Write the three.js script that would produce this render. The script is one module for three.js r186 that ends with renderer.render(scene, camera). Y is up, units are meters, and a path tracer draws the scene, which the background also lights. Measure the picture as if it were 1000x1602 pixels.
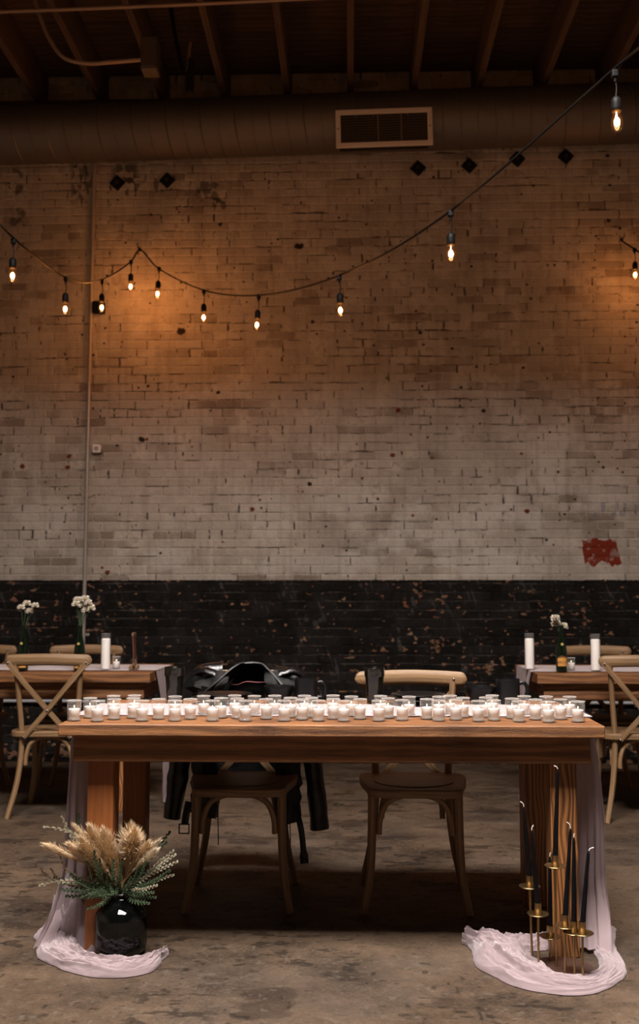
import * as THREE from 'three';
import { RoundedBoxGeometry } from 'three/addons/geometries/RoundedBoxGeometry.js';
import { mergeGeometries, mergeVertices, toCreasedNormals } from 'three/addons/utils/BufferGeometryUtils.js';
import { RectAreaLightUniformsLib } from 'three/addons/lights/RectAreaLightUniformsLib.js';

// ------------------------------------------------------------------ camera, light, exposure
const F = 1600, H = 1.186, VX = 548, HY = 930;           // focal length in px, eye height, vanishing point of the wall's normal
const YAW = Math.atan((VX - 500) / F), PITCH = Math.atan((HY - 801) / F);
const scene = new THREE.Scene();
scene.background = new THREE.Color(0.02, 0.02, 0.022);
const camera = new THREE.PerspectiveCamera(2 * Math.atan(801 / F) * 180 / Math.PI, 1000 / 1602, 0.05, 60);
camera.position.set(0, H, 0);
camera.rotation.order = 'YXZ';
camera.rotation.set(PITCH, YAW, 0);
camera.updateMatrixWorld(true);
camera.focus = 3.5; camera.userData.fStop = 3.2;
const renderer = new THREE.WebGLRenderer({ antialias: true });
renderer.toneMapping = THREE.LinearToneMapping;
renderer.toneMappingExposure = 1.0;
renderer.shadowMap.enabled = true;
RectAreaLightUniformsLib.init();
const CEIL = 4.78, SHAFT = 0.60;                          // ceiling height, depth of the skylight's curb
const SKY = { x0: -1.35, x1: 1.15, z0: -2.60, z1: -1.25 };
const daylight = new THREE.RectAreaLight(new THREE.Color(1.0, 0.95, 0.9), 78, SKY.x1 - SKY.x0, SKY.z1 - SKY.z0);
daylight.position.set((SKY.x0 + SKY.x1) / 2, CEIL + SHAFT - 0.03, (SKY.z0 + SKY.z1) / 2);
daylight.rotation.x = -Math.PI / 2;
scene.add(daylight);
const BULB = new THREE.Color(1.0, 0.38, 0.10), BULB_POWER = 0.19;

// ------------------------------------------------------------------ pixels to places
const FWD = new THREE.Vector3(), RGT = new THREE.Vector3(), UPV = new THREE.Vector3();
camera.matrixWorld.extractBasis(RGT, UPV, FWD); FWD.negate();
const ray = (px, py) => FWD.clone().multiplyScalar(F).addScaledVector(RGT, px - 500).addScaledVector(UPV, 801 - py).normalize();
function onY(px, py, y = 0) { const d = ray(px, py), t = (y - H) / d.y; return new THREE.Vector3(d.x * t, y, d.z * t); }
function onZ(px, py, z) { const d = ray(px, py), t = z / d.z; return new THREE.Vector3(d.x * t, H + d.y * t, z); }
const WZ = -7.33;                                         // face of the brick wall
const TH = 0.76;                                          // height of the table tops

// ------------------------------------------------------------------ helpers
let seed = 12345;
const rnd = () => { seed = (seed * 1664525 + 1013904223) >>> 0; return seed / 4294967296; };
const rr = (a, b) => a + (b - a) * rnd();
const LAT = new Float32Array(65536); for (let i = 0; i < 65536; i++) LAT[i] = rnd();
function vn(x, y) {
  const xi = Math.floor(x), yi = Math.floor(y), fx = x - xi, fy = y - yi;
  const u = fx * fx * (3 - 2 * fx), v = fy * fy * (3 - 2 * fy);
  const r0 = (yi & 255) << 8, r1 = ((yi + 1) & 255) << 8, c0 = xi & 255, c1 = (xi + 1) & 255;
  const a = LAT[r0 | c0], b = LAT[r0 | c1], c = LAT[r1 | c0], d = LAT[r1 | c1];
  return a + (b - a) * u + (c - a + (a - b - c + d) * u) * v;
}
function fbm(x, y, o = 4) { let s = 0, a = 0.5, t = 0; for (let i = 0; i < o; i++) { s += a * vn(x, y); t += a; x = x * 2.03 + 17.1; y = y * 2.01 + 31.7; a *= 0.5; } return s / t; }
const hash = (a, b = 0) => { const s = Math.sin(a * 127.1 + b * 311.7) * 43758.5453; return s - Math.floor(s); };
const sm = (a, b, x) => { const t = Math.min(1, Math.max(0, (x - a) / (b - a))); return t * t * (3 - 2 * t); };
const mix = (a, b, t) => a + (b - a) * t;
const enc = l => { l = Math.min(1, Math.max(0, l)); return 255 * (l <= 0.0031308 ? 12.92 * l : 1.055 * Math.pow(l, 1 / 2.4) - 0.055); };

function dataTex(w, h, fn, srgb = true, wrap = THREE.MirroredRepeatWrapping) {
  const d = new Uint8Array(w * h * 4), c = [0, 0, 0];
  for (let j = 0; j < h; j++) for (let i = 0; i < w; i++) {
    fn(i, j, c); const k = (j * w + i) * 4;
    for (let n = 0; n < 3; n++) d[k + n] = srgb ? enc(c[n]) : 255 * Math.min(1, Math.max(0, c[n]));
    d[k + 3] = 255;
  }
  const t = new THREE.DataTexture(d, w, h); t.magFilter = THREE.LinearFilter; t.minFilter = THREE.LinearMipmapLinearFilter;
  t.generateMipmaps = true; t.wrapS = t.wrapT = wrap; if (srgb) t.colorSpace = THREE.SRGBColorSpace; t.needsUpdate = true; return t;
}
const rep = (t, u, v) => { const c = t.clone(); c.repeat.set(u, v); c.needsUpdate = true; return c; };
const lin = (r, g, b) => new THREE.Color().setRGB(r, g, b);
const std = (r, g, b, rough, o = {}) => new THREE.MeshStandardMaterial({ color: lin(r, g, b), roughness: rough, side: THREE.DoubleSide, ...o });
const phy = (r, g, b, rough, o = {}) => new THREE.MeshPhysicalMaterial({ color: lin(r, g, b), roughness: rough, side: THREE.DoubleSide, ...o });

const used = new Map();
function numbered(n) { const k = used.get(n) || 0; used.set(n, k + 1); return k ? n + '_' + String(k).padStart(3, '0') : n; }
function shade(o) { o.traverse(m => { if (m.isMesh) { m.castShadow = true; m.receiveShadow = true; } }); return o; }
function thing(name, label, category, pos = [0, 0, 0], turn = 0, group) {
  const o = new THREE.Group(); o.name = numbered(name); o.position.set(...(pos.isVector3 ? pos.toArray() : pos)); o.rotation.y = turn;
  o.userData = { label, category }; if (group) o.userData.group = group; scene.add(o); return o;
}
function clean(g) {
  g = g.index ? g.toNonIndexed() : g;
  for (const k of Object.keys(g.attributes)) if (!['position', 'normal', 'uv'].includes(k)) g.deleteAttribute(k);
  if (!g.attributes.uv) g.setAttribute('uv', new THREE.BufferAttribute(new Float32Array(g.attributes.position.count * 2), 2));
  if (!g.attributes.normal) g.computeVertexNormals();
  return g;
}
const join = gs => Array.isArray(gs) ? (gs.length === 1 ? gs[0] : mergeGeometries(gs.map(clean))) : gs;
function part(name, g, m, parent, label) { const o = new THREE.Mesh(join(g), m); o.name = name; if (label) o.userData.label = label; o.castShadow = o.receiveShadow = true; parent.add(o); return o; }
function solo(name, g, m, label, category, group) { const o = new THREE.Mesh(join(g), m); o.name = numbered(name); o.userData = { label, category }; if (group) o.userData.group = group; o.castShadow = o.receiveShadow = true; scene.add(o); return o; }
function struct(name, g, m) { const o = new THREE.Mesh(join(g), m); o.name = name; o.userData = { kind: 'structure' }; o.castShadow = o.receiveShadow = true; scene.add(o); return o; }
function copy(root, pos, turn, label) { const r = root.clone(); r.name = numbered(root.userData.base || root.name); r.userData = { ...root.userData }; r.position.set(...(pos.isVector3 ? pos.toArray() : pos)); r.rotation.y = turn; if (label) r.userData.label = label; scene.add(r); return r; }

// uv in metres on the faces of any geometry; grain along `axis`
function grain(g, axis = 0, ou = 0, ov = 0) {
  g = clean(g); const p = g.attributes.position, n = g.attributes.normal, uv = new Float32Array(p.count * 2);
  const o = [0, 1, 2].filter(k => k !== axis);
  for (let i = 0; i < p.count; i += 3) {
    const nn = [0, 0, 0]; for (let k = 0; k < 3; k++) { nn[0] += Math.abs(n.getX(i + k)); nn[1] += Math.abs(n.getY(i + k)); nn[2] += Math.abs(n.getZ(i + k)); }
    let a = axis, b;
    if (nn[axis] > nn[o[0]] && nn[axis] > nn[o[1]]) { a = o[0]; b = o[1]; } else b = nn[o[0]] > nn[o[1]] ? o[1] : o[0];
    for (let k = 0; k < 3; k++) { const q = [p.getX(i + k), p.getY(i + k), p.getZ(i + k)]; uv[(i + k) * 2] = q[a] + ou; uv[(i + k) * 2 + 1] = q[b] + ov; }
  }
  g.setAttribute('uv', new THREE.BufferAttribute(uv, 2)); return g;
}
const rbox = (w, h, d, r = 0.004, x = 0, y = 0, z = 0, s = 1) => new RoundedBoxGeometry(w, h, d, s, r).translate(x, y, z);
const wood = (w, h, d, axis, r = 0.004) => grain(rbox(w, h, d, r), axis, rr(0, 3), rr(0, 3));
const V = (x, y, z) => new THREE.Vector3(x, y, z);
const cyl = (r0, r1, h, seg = 16, x = 0, y = 0, z = 0) => new THREE.CylinderGeometry(r0, r1, h, seg).translate(x, y, z);
const lathe = (pts, seg = 24) => new THREE.LatheGeometry(pts.map(p => new THREE.Vector2(...p)), seg);
const ringSec = (rx, ry = rx, k = 8) => Array.from({ length: k }, (_, i) => [rx * Math.cos(i / k * 2 * Math.PI), ry * Math.sin(i / k * 2 * Math.PI)]);
function rectSec(w, h, c = 0.15) { const x = w / 2, y = h / 2, d = Math.min(w, h) * c; return [[x, -y + d], [x, y - d], [x - d, y], [-x + d, y], [-x, y - d], [-x, -y + d], [-x + d, -y], [x - d, -y]]; }
// sweep of a section along a smooth path; sec(t) gives polygon points in (side, up) axes
function sweep(pts, sec, { n = 16, up = null, crease = 0.9, closed = false } = {}) {
  const curve = new THREE.CatmullRomCurve3(pts.map(p => p.isVector3 ? p : V(...p)), closed, 'centripetal');
  const fr = up ? null : curve.computeFrenetFrames(n, closed); const pos = [], uv = [], idx = []; const len = curve.getLength(); let K = 0;
  for (let i = 0; i <= n; i++) {
    const t = i / n, c = curve.getPointAt(t); let A, B;
    if (up) { const T = curve.getTangentAt(t); B = up.clone().addScaledVector(T, -T.dot(up)).normalize(); A = T.clone().cross(B).normalize(); } else { A = fr.normals[i]; B = fr.binormals[i]; }
    const s = sec(t); K = s.length; let per = 0;
    for (let k = 0; k <= K; k++) { const q = s[k % K]; if (k) per += Math.hypot(q[0] - s[k - 1][0], q[1] - s[k - 1][1]); pos.push(c.x + A.x * q[0] + B.x * q[1], c.y + A.y * q[0] + B.y * q[1], c.z + A.z * q[0] + B.z * q[1]); uv.push(t * len, per); }
  }
  const W = K + 1;
  for (let i = 0; i < n; i++) for (let k = 0; k < K; k++) { const a = i * W + k, b = a + 1, c = a + W, d = c + 1; idx.push(a, b, c, b, d, c); }
  if (!closed) for (const e of [0, n]) for (let k = 1; k < K - 1; k++) e ? idx.push(e * W, e * W + k, e * W + k + 1) : idx.push(0, k + 1, k);
  const g = new THREE.BufferGeometry(); g.setAttribute('position', new THREE.Float32BufferAttribute(pos, 3)); g.setAttribute('uv', new THREE.Float32BufferAttribute(uv, 2)); g.setIndex(idx);
  const ng = toCreasedNormals(g, crease); return ng;
}
const tube = (pts, r, o = {}) => sweep(pts, typeof r === 'function' ? t => ringSec(r(t), r(t), o.k || 8) : () => ringSec(r, r, o.k || 8), o);
function surf(nu, nv, fn, su = 1, sv = 1) {
  const pos = [], uv = [], idx = [];
  for (let i = 0; i <= nu; i++) for (let j = 0; j <= nv; j++) { const p = fn(i / nu, j / nv); pos.push(...(p.isVector3 ? p.toArray() : p)); uv.push(i / nu * su, j / nv * sv); }
  for (let i = 0; i < nu; i++) for (let j = 0; j < nv; j++) { const a = i * (nv + 1) + j, b = a + 1, c = a + nv + 1, d = c + 1; idx.push(a, b, c, b, d, c); }
  const g = new THREE.BufferGeometry(); g.setAttribute('position', new THREE.Float32BufferAttribute(pos, 3)); g.setAttribute('uv', new THREE.Float32BufferAttribute(uv, 2)); g.setIndex(idx); g.computeVertexNormals(); return g;
}

// ------------------------------------------------------------------ brick wall
const CH = 0.0633, PITCHX = 0.197, JT = 0.009, BX0 = -3.6, BX1 = 3.2, BLACK = 1.288;
const TX0 = -3.7, TW = 7.0, THH = 5.1;                    // what the wall's paint map covers
const header = c => (c + 3) % 7 === 0;
const pitchOf = c => header(c) ? PITCHX / 2 : PITCHX;
const offOf = c => (c % 2 ? 0.5 : 0) * pitchOf(c) + (hash(c, 7) - 0.5) * 0.05 + 10 * PITCHX * 2;
const jointX = (c, i) => i * pitchOf(c) - offOf(c) + (hash(c * 3.1, i) - 0.5) * 0.012;
const redC = onZ(941, 865, WZ), specks = [];
for (let i = 0; i < 520; i++) { const y = rr(1.35, 4.6); specks.push([rr(TX0, TX0 + TW), y, rr(0.003, 0.011) * (rnd() < 0.1 ? 1.7 : 1), y < 2.6 && rnd() < 0.45 ? 1 : 0]); }
for (const [px, py, r, k] of [[467, 385, 0.032, 0], [614, 713, 0.02, 1], [816, 710, 0.014, 1], [394, 797, 0.018, 1], [106, 731, 0.017, 1], [168, 896, 0.02, 1], [160, 888, 0.014, 1], [108, 715, 0.02, 1], [35, 730, 0.02, 1], [222, 687, 0.022, 0], [284, 519, 0.03, 0], [232, 604, 0.02, 0], [855, 845, 0.014, 0], [345, 352, 0.02, 0]]) { const p = onZ(px, py, WZ); specks.push([p.x, p.y, r, k]); }
const SG = new Map(); for (const s of specks) { const k = Math.floor(s[0] / 0.1) + ',' + Math.floor(s[1] / 0.1); for (let a = -1; a < 2; a++) for (let b = -1; b < 2; b++) { const q = (Math.floor(s[0] / 0.1) + a) + ',' + (Math.floor(s[1] / 0.1) + b); if (!SG.has(q)) SG.set(q, []); SG.get(q).push(s); } }
const open1 = onZ(640, 590, WZ), open2 = onZ(620, 510, WZ), open3 = onZ(215, 610, WZ), white1 = onZ(860, 740, WZ), white2 = onZ(640, 820, WZ);
const marks = [[30, 285, 20, 30], [128, 285, 22, 42], [195, 272, 24, 22], [205, 292, 18, 22], [255, 290, 20, 14], [330, 300, 30, 22], [345, 320, 18, 14], [28, 340, 16, 20]].map(([a, b, c, d]) => { const p = onZ(a, b, WZ); return [p.x, p.y, c / 218, d / 218]; });
const washes = [[430, 800, 0.32, 0.2], [560, 785, 0.3, 0.12], [265, 872, 0.25, 0.12], [640, 830, 0.4, 0.2], [860, 735, 0.16, 0.28], [780, 800, 0.35, 0.15], [930, 770, 0.3, 0.14], [60, 800, 0.25, 0.12], [480, 880, 0.5, 0.09], [740, 880, 0.5, 0.09]].map(([a, b, c, d]) => { const p = onZ(a, b, WZ); return [p.x, p.y, c, d]; });  // patches of whiter touch-up paint
const scrib = onZ(965, 797, WZ);
const WALLW = 2048, WALLH = 1492;
const wallTex = dataTex(WALLW, WALLH, (i, j, o) => {
  const X = TX0 + (i + 0.5) / WALLW * TW, Y = (j + 0.5) / WALLH * THH;
  const XW = X + 0.007 * (vn(X * 22, Y * 22) - 0.5), YW = Math.max(0, Y + 0.006 * (vn(X * 9 + 5, Y * 30) - 0.5));
  const c = Math.floor(YW / CH), p = pitchOf(c); let n = Math.floor((XW + offOf(c)) / p); if (XW < jointX(c, n)) n--; else if (XW > jointX(c, n + 1)) n++;
  const dx = Math.min(XW - jointX(c, n), jointX(c, n + 1) - XW), fy = YW - c * CH, dy = Math.min(fy, CH - fy);
  const nA = fbm(X * 1.3 + 3, Y * 1.3 + 9, 4), nB = fbm(X * 9, Y * 9, 4), nC = vn(X * 90, Y * 90), nD = fbm(X * 30 + 5, Y * 30, 3);
  const jw = JT * (0.25 + 0.75 * nD), inX = dx < jw, inY = dy < jw * 0.9, hb = hash(c + 0.3, n);
  if (Y > BLACK + 0.006 * (nB - 0.5) + 0.004 * (nC - 0.5)) {
    // worn cream paint over brick
    let v = 0.40 + 0.10 * (nA - 0.5) + 0.12 * (nB - 0.5) + 0.05 * (nC - 0.5), r = v, g = v * 0.892, b = v * 0.765;
    const pa = sm(0.42, 0.62, fbm(X * 2.2 + 40, Y * 2.6 + 11, 3));
    const t = (hb < 0.42 ? 0.30 * (0.25 + hash(n, c)) : 0.06 * hash(n, c + 5)) * (0.35 + pa) * ((inX || inY) ? 0.25 : 1);  // thinner, browner coat on some bricks
    r *= 1 - 0.92 * t; g *= 1 - 1.02 * t; b *= 1 - 1.08 * t;
    const w1 = Math.exp(-((X - white1.x) ** 2 + (Y - white1.y) ** 2) / 0.09), w2 = Math.exp(-((X - white2.x) ** 2 / 0.5 + (Y - white2.y) ** 2 / 0.05));
    const lt = 0.42 * sm(0.45, 0.8, nB + 0.35 * w1 + 0.2 * w2 - 0.08); r = mix(r, 0.50, lt); g = mix(g, 0.47, lt); b = mix(b, 0.42, lt);
    if (Y < 2.6) { let k = 0; for (const q of washes) { const d = Math.hypot((X - q[0]) / q[2], (Y - q[1]) / q[3]) + 2.2 * (fbm(X * 6 + 31, Y * 6 + 2, 4) - 0.5); k = Math.max(k, 1 - sm(0.55, 1.05, d)); } k *= 0.62 * (0.75 + 0.5 * (nD - 0.5)); r = mix(r, 0.52, k); g = mix(g, 0.495, k); b = mix(b, 0.45, k); }
    const strk = sm(0.6, 0.8, vn(X * 38, Y * 3.5)) * 0.10; r *= 1 - strk; g *= 1 - strk * 1.1; b *= 1 - strk * 1.1;
    let dk = 0;
    const cl = 0.20 * Math.exp(-((X - open1.x) ** 2 / 0.35 + (Y - open1.y) ** 2 / 0.10)) + 0.22 * Math.exp(-((X - open2.x) ** 2 / 0.1 + (Y - open2.y) ** 2 / 0.02)) + 0.1 * Math.exp(-((X - open3.x) ** 2 / 0.15 + (Y - open3.y) ** 2 / 0.03)) + 0.04;
    if (inX) { const q = hash(n * 1.7, c * 2.3); dk = q < 0.34 + cl ? sm(0.50, 0.66, nD + 0.06 + 0.3 * (vn(X * 21, Y * 60) - 0.5) + cl * 0.6) : 0.06 * sm(0.4, 0.7, nD); }
    if (inY) { const q = fbm(X * 4.2 + c * 13.7, Math.round(Y / CH) * 3.3, 2); dk = Math.max(dk, sm(0.70 - cl, 0.80 - cl, q) * sm(0.3, 0.5, nD + 0.1)); dk = Math.max(dk, 0.05 * sm(0.45, 0.65, nD)); if (dk < 0.1) { r *= 1.06; g *= 1.06; b *= 1.06; } }
    dk *= 0.85; r = mix(r, 0.035, dk); g = mix(g, 0.028, dk); b = mix(b, 0.022, dk);
    const gr = 0.5 * sm(0.66, 0.86, nD * 0.55 + nB * 0.5); r *= 1 - gr * 0.5; g *= 1 - gr * 0.6; b *= 1 - gr * 0.65;
    const L = SG.get(Math.floor(X / 0.1) + ',' + Math.floor(Y / 0.1));
    if (L) for (const s of L) { const d = Math.hypot(X - s[0], (Y - s[1]) * 1.15) / s[2] + (nD - 0.5) * 1.3; if (d < 1.1) { const k = 1 - sm(0.7, 1.1, d); if (s[3]) { r = mix(r, 0.12, k); g = mix(g, 0.035, k); b = mix(b, 0.016, k); } else { r = mix(r, 0.03, k); g = mix(g, 0.022, k); b = mix(b, 0.017, k); } } }
    for (const m of marks) { const u = Math.abs(X - m[0]) / m[2], w = Math.abs(Y - m[1]) / m[3]; if (u < 1 && w < 1) { const e = sm(1, 0.6, Math.max(u, w)) * sm(0.52, 0.66, fbm(X * 34 + 9, Y * 24, 2) + 0.1 * vn(X * 6, Y * 6)); r *= 1 - 0.6 * e; g *= 1 - 0.6 * e; b *= 1 - 0.6 * e; } }
    { const u = Math.abs(X - scrib.x) / 0.22, w = Math.abs(Y - scrib.y) / 0.06; if (u < 1 && w < 1) { const e = sm(1, 0.7, Math.max(u, w)) * sm(0.55, 0.68, vn(X * 55, Y * 16 + 3)) * 0.6; r = mix(r, 0.16, e); g = mix(g, 0.17, e); b = mix(b, 0.22, e); } }
    { const u = (X - redC.x) / 0.125, w = (Y - redC.y) / 0.10, e0 = fbm(X * 40, Y * 22 + 4, 3) - 0.5, dr = vn(X * 42 + 2, 5) * 0.5; const m = Math.abs(u + 0.12 * w) + e0 * 0.25 < 1 && w < 0.92 + e0 * 0.4 && w > -0.5 - dr - e0 * 0.2; if (m) { const k = 0.97 * (1 - 0.5 * sm(0.62, 0.75, nD)); r = mix(r, 0.165, k); g = mix(g, 0.018, k); b = mix(b, 0.006, k); } }
    o[0] = r; o[1] = g; o[2] = b;
  } else {
    // black paint, chipped down to red brick
    let v = 0.009 + 0.010 * (nB - 0.4) + 0.006 * (nC - 0.5) + (hb < 0.3 ? 0.004 : 0), r = v * 1.15, g = v, b = v * 0.9;
    if (inY) { const s = 0.045 * sm(0.45, 0.75, fbm(X * 7 + c * 5.1, c * 2.2, 3)); r += s; g += s * 0.86; b += s * 0.74; }
    const chip = sm(0.72, 0.80, fbm(X * 26 + 70, Y * 42 + 8, 4) + 0.10 * (hb - 0.5) + (Y < 0.14 ? 0.10 : 0) + 0.07 * sm(0.5, 0.75, fbm(X * 2.1 + 8, Y * 3, 2)));
    if (chip > 0) { const q = vn(X * 11, Y * 17); r = mix(r, mix(0.16, 0.24, q), chip); g = mix(g, mix(0.06, 0.155, q), chip); b = mix(b, mix(0.03, 0.10, q), chip); }
    const sc = 0.028 * sm(0.72, 0.84, vn(X * 60 + Y * 20, Y * 14 - X * 9)) * sm(0.45, 0.7, nB); r += sc; g += sc; b += sc;
    o[0] = r; o[1] = g; o[2] = b;
  }
});
const grit = dataTex(512, 512, (i, j, o) => { const v = 0.6 * fbm(i / 18, j / 18, 5) + 0.4 * vn(i / 2.3, j / 2.3); o[0] = o[1] = o[2] = v; }, false);
const wallMat = new THREE.MeshPhysicalMaterial({ map: wallTex, roughness: 0.9, specularIntensity: 0.15, bumpMap: rep(grit, 10, 7.3), bumpScale: 0.005, side: THREE.DoubleSide });
function wallUV(g) { g = clean(g); const p = g.attributes.position, uv = new Float32Array(p.count * 2); for (let i = 0; i < p.count; i++) { uv[2 * i] = (p.getX(i) - TX0) / TW; uv[2 * i + 1] = p.getY(i) / THH; } g.setAttribute('uv', new THREE.BufferAttribute(uv, 2)); return g; }
function brickGeo(x0, x1, y0, y1, pr) {
  const c = 0.0035, b = -0.012, q = () => rr(-0.0012, 0.0012), jx = rr(-0.0015, 0.0015), jy = rr(-0.0012, 0.0012);
  x0 += jx; x1 += jx; y0 += jy; y1 += jy;
  const f = [[x0 + c, y0 + c, pr + q()], [x1 - c, y0 + c, pr + q()], [x1 - c, y1 - c, pr + q()], [x0 + c, y1 - c, pr + q()]], m = [[x0, y0, pr - c], [x1, y0, pr - c], [x1, y1, pr - c], [x0, y1, pr - c]], k = m.map(p => [p[0], p[1], b]);
  const pos = []; const quad = (a, b2, c2, d) => { for (const p of [a, b2, c2, a, c2, d]) pos.push(p[0], p[1], p[2] + WZ); };
  quad(...f); for (let i = 0; i < 4; i++) { const n = (i + 1) % 4; quad(m[i], m[n], f[n], f[i]); quad(k[i], k[n], m[n], m[i]); }
  const g = new THREE.BufferGeometry(); g.setAttribute('position', new THREE.Float32BufferAttribute(pos, 3)); g.computeVertexNormals(); return wallUV(g);
}
const wallBack = struct('wall_back', wallUV(new THREE.BoxGeometry(11, 5.3, 0.3).translate(0, 2.65, WZ - 0.15)), wallMat);
{
  const a = onZ(168, 905, WZ), b = onZ(845, 610, WZ), rest = []; let count = 0;
  for (let c = 0; c < Math.ceil(5.05 / CH); c++) {
    const p = pitchOf(c);
    for (let n = Math.floor((BX0 + offOf(c)) / p); n * p - offOf(c) < BX1; n++) {
      const x0 = jointX(c, n) + JT / 2, x1 = jointX(c, n + 1) - JT / 2, y0 = c * CH + JT / 2, y1 = (c + 1) * CH - JT / 2;
      const g = brickGeo(x0, x1, y0, y1, 0.0022 + 0.0028 * hash(c * 1.3, n * 2.1));
      if (!header(c) && x0 > a.x && x1 < b.x && y0 > a.y && y1 < b.y && count < 300) { count++; part('brick', g, wallMat, wallBack); } else rest.push(g);
    }
  }
  const r = part('bricks', rest, wallMat, wallBack); r.userData.kind = 'stuff';
}

// ------------------------------------------------------------------ floor, other walls, ceiling, skylight
const FX0 = -2.9, FZ0 = -7.5, FS = 5.4;
const floorTex = dataTex(2048, 2048, (i, j, o) => {
  const X = FX0 + i / 2048 * FS, Z = FZ0 + j / 2048 * FS;
  const a = fbm(X * 1.1 + 4, Z * 1.6 + 2, 4), b = fbm(X * 5, Z * 7, 4), c = fbm(X * 24, Z * 30, 4), d = vn(X * 190, Z * 190);
  let v = 0.055 * (0.10 + 0.75 * a + 1.0 * b + 0.55 * (c - 0.5) + 0.45 * (d - 0.5));
  let r = v * 1.34, g = v * 0.88, bl = v * 0.57;
  const ol = sm(0.5, 0.72, fbm(X * 2.3 + 60, Z * 3 + 5, 4)); r = mix(r, r * 0.92, ol); g = mix(g, g * 0.97, ol); bl = mix(bl, bl * 1.06, ol);  // greyer areas
  const st = sm(0.60, 0.70, fbm(X * 4.2 + 20, Z * 8 + 33, 5)); r *= 1 - 0.42 * st; g *= 1 - 0.44 * st; bl *= 1 - 0.44 * st;      // old spills
  const s2 = sm(0.66, 0.72, fbm(X * 13 + 11, Z * 30 + 3, 3)) * sm(0.48, 0.62, fbm(X * 2 + 1, Z * 2 + 50, 2)); r *= 1 - 0.55 * s2; g *= 1 - 0.55 * s2; bl *= 1 - 0.55 * s2;
  const sp = sm(0.80, 0.88, vn(X * 70 + 3, Z * 80)) * 0.55; r = mix(r, 0.12, sp * 0.6); g = mix(g, 0.10, sp * 0.6); bl = mix(bl, 0.08, sp * 0.6);
  const w = Math.abs(fbm(X * 2.2 + 3 * vn(X * 3, Z * 3), Z * 2.8 + 7, 3) - 0.5); const sc = (1 - sm(0.0, 0.006, w)) * sm(0.48, 0.6, vn(X * 2.5 + 9, Z * 2.5)) * 0.45; r = mix(r, 0.13, sc); g = mix(g, 0.11, sc); bl = mix(bl, 0.085, sc);
  const dk = sm(0.85, 0.92, vn(X * 44 + 8, Z * 46 + 2)) * 0.5; r *= 1 - dk; g *= 1 - dk; bl *= 1 - dk;
  o[0] = r; o[1] = g; o[2] = bl;
});
const floorRough = dataTex(512, 512, (i, j, o) => { const v = 0.48 + 0.35 * fbm(i / 46, j / 60, 5); o[0] = o[1] = o[2] = v; }, false);
const floorMat = new THREE.MeshPhysicalMaterial({ specularIntensity: 0.35, map: floorTex, roughnessMap: floorRough, roughness: 1, bumpMap: rep(grit, 9, 9), bumpScale: 0.003, side: THREE.DoubleSide });
{
  const g = clean(new THREE.BoxGeometry(11, 0.2, 13).translate(0, -0.1, -1.5)), p = g.attributes.position, uv = new Float32Array(p.count * 2);
  for (let i = 0; i < p.count; i++) { uv[2 * i] = (p.getX(i) - FX0) / FS; uv[2 * i + 1] = (p.getZ(i) - FZ0) / FS; }
  g.setAttribute('uv', new THREE.BufferAttribute(uv, 2)); struct('floor', g, floorMat);
}
const plaster = std(0.26, 0.215, 0.17, 0.9), darkWood = std(0.10, 0.062, 0.036, 0.85);
struct('wall_left', new THREE.BoxGeometry(0.3, 5.4, 12.6).translate(-5.35, 2.7, -1.3), plaster);
struct('wall_right', new THREE.BoxGeometry(0.3, 5.4, 12.6).translate(5.35, 2.7, -1.3), plaster);
struct('wall_front', new THREE.BoxGeometry(11, 5.4, 0.3).translate(0, 2.7, 4.85), plaster);
const woodTex = (w, h, sd, A, B, o = {}) => dataTex(w, h, (i, j, c) => {
  const u = i / w * (o.len || 1.5), v = j / h * (o.wid || 0.4);
  const wob = (o.wob || 0.02) * (fbm(u * 2.2 + sd, v * 7 + sd, 3) - 0.5) * 2, ring = 0.5 + 0.5 * Math.sin((v + wob) * (o.freq || 260) + 6 * fbm(u * 1.2, v * 9 + sd, 2));
  const fine = fbm(u * 14 + sd, v * 420, 3), br = fbm(u * 3 + sd * 2, v * 16, 4), kn = o.knots ? Math.max(0, 1 - Math.hypot((((u * 1.6 + sd) % 1) - 0.5) * 8, (((v * 5.3 + sd * 0.7) % 1) - 0.45) * 5)) : 0;
  let t = (o.ring || 0.35) * ring + 0.38 * fine + 0.5 * br - 0.25; t = Math.min(1, Math.max(0, t)); t *= 1 - 0.85 * kn;
  for (let k = 0; k < 3; k++) c[k] = mix(A[k], B[k], t);
}, true);
const deckTex = woodTex(512, 256, 3.1, [0.045, 0.024, 0.012], [0.13, 0.074, 0.038]);
const deckMat = new THREE.MeshStandardMaterial({ map: deckTex, roughness: 0.9, side: THREE.DoubleSide });
const ceiling = struct('ceiling', [
  new THREE.BoxGeometry(11, 0.1, 3.9).translate(0, 5.12, -5.55),                                     // deck over the joists
  new THREE.BoxGeometry(11, SHAFT, 3.62 + SKY.z0).translate(0, CEIL + SHAFT / 2, (-3.62 + SKY.z0) / 2),
  new THREE.BoxGeometry(11, SHAFT, 5 - SKY.z1).translate(0, CEIL + SHAFT / 2, (5 + SKY.z1) / 2),
  new THREE.BoxGeometry(5.5 + SKY.x0, SHAFT, SKY.z1 - SKY.z0).translate((-5.5 + SKY.x0) / 2, CEIL + SHAFT / 2, (SKY.z0 + SKY.z1) / 2),
  new THREE.BoxGeometry(5.5 - SKY.x1, SHAFT, SKY.z1 - SKY.z0).translate((5.5 + SKY.x1) / 2, CEIL + SHAFT / 2, (SKY.z0 + SKY.z1) / 2),
], deckMat);
const joistTex = woodTex(512, 128, 8.2, [0.05, 0.026, 0.013], [0.14, 0.078, 0.04]);
const joistMat = new THREE.MeshStandardMaterial({ map: rep(joistTex, 0.7, 2.5), roughness: 0.85, side: THREE.DoubleSide });
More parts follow.
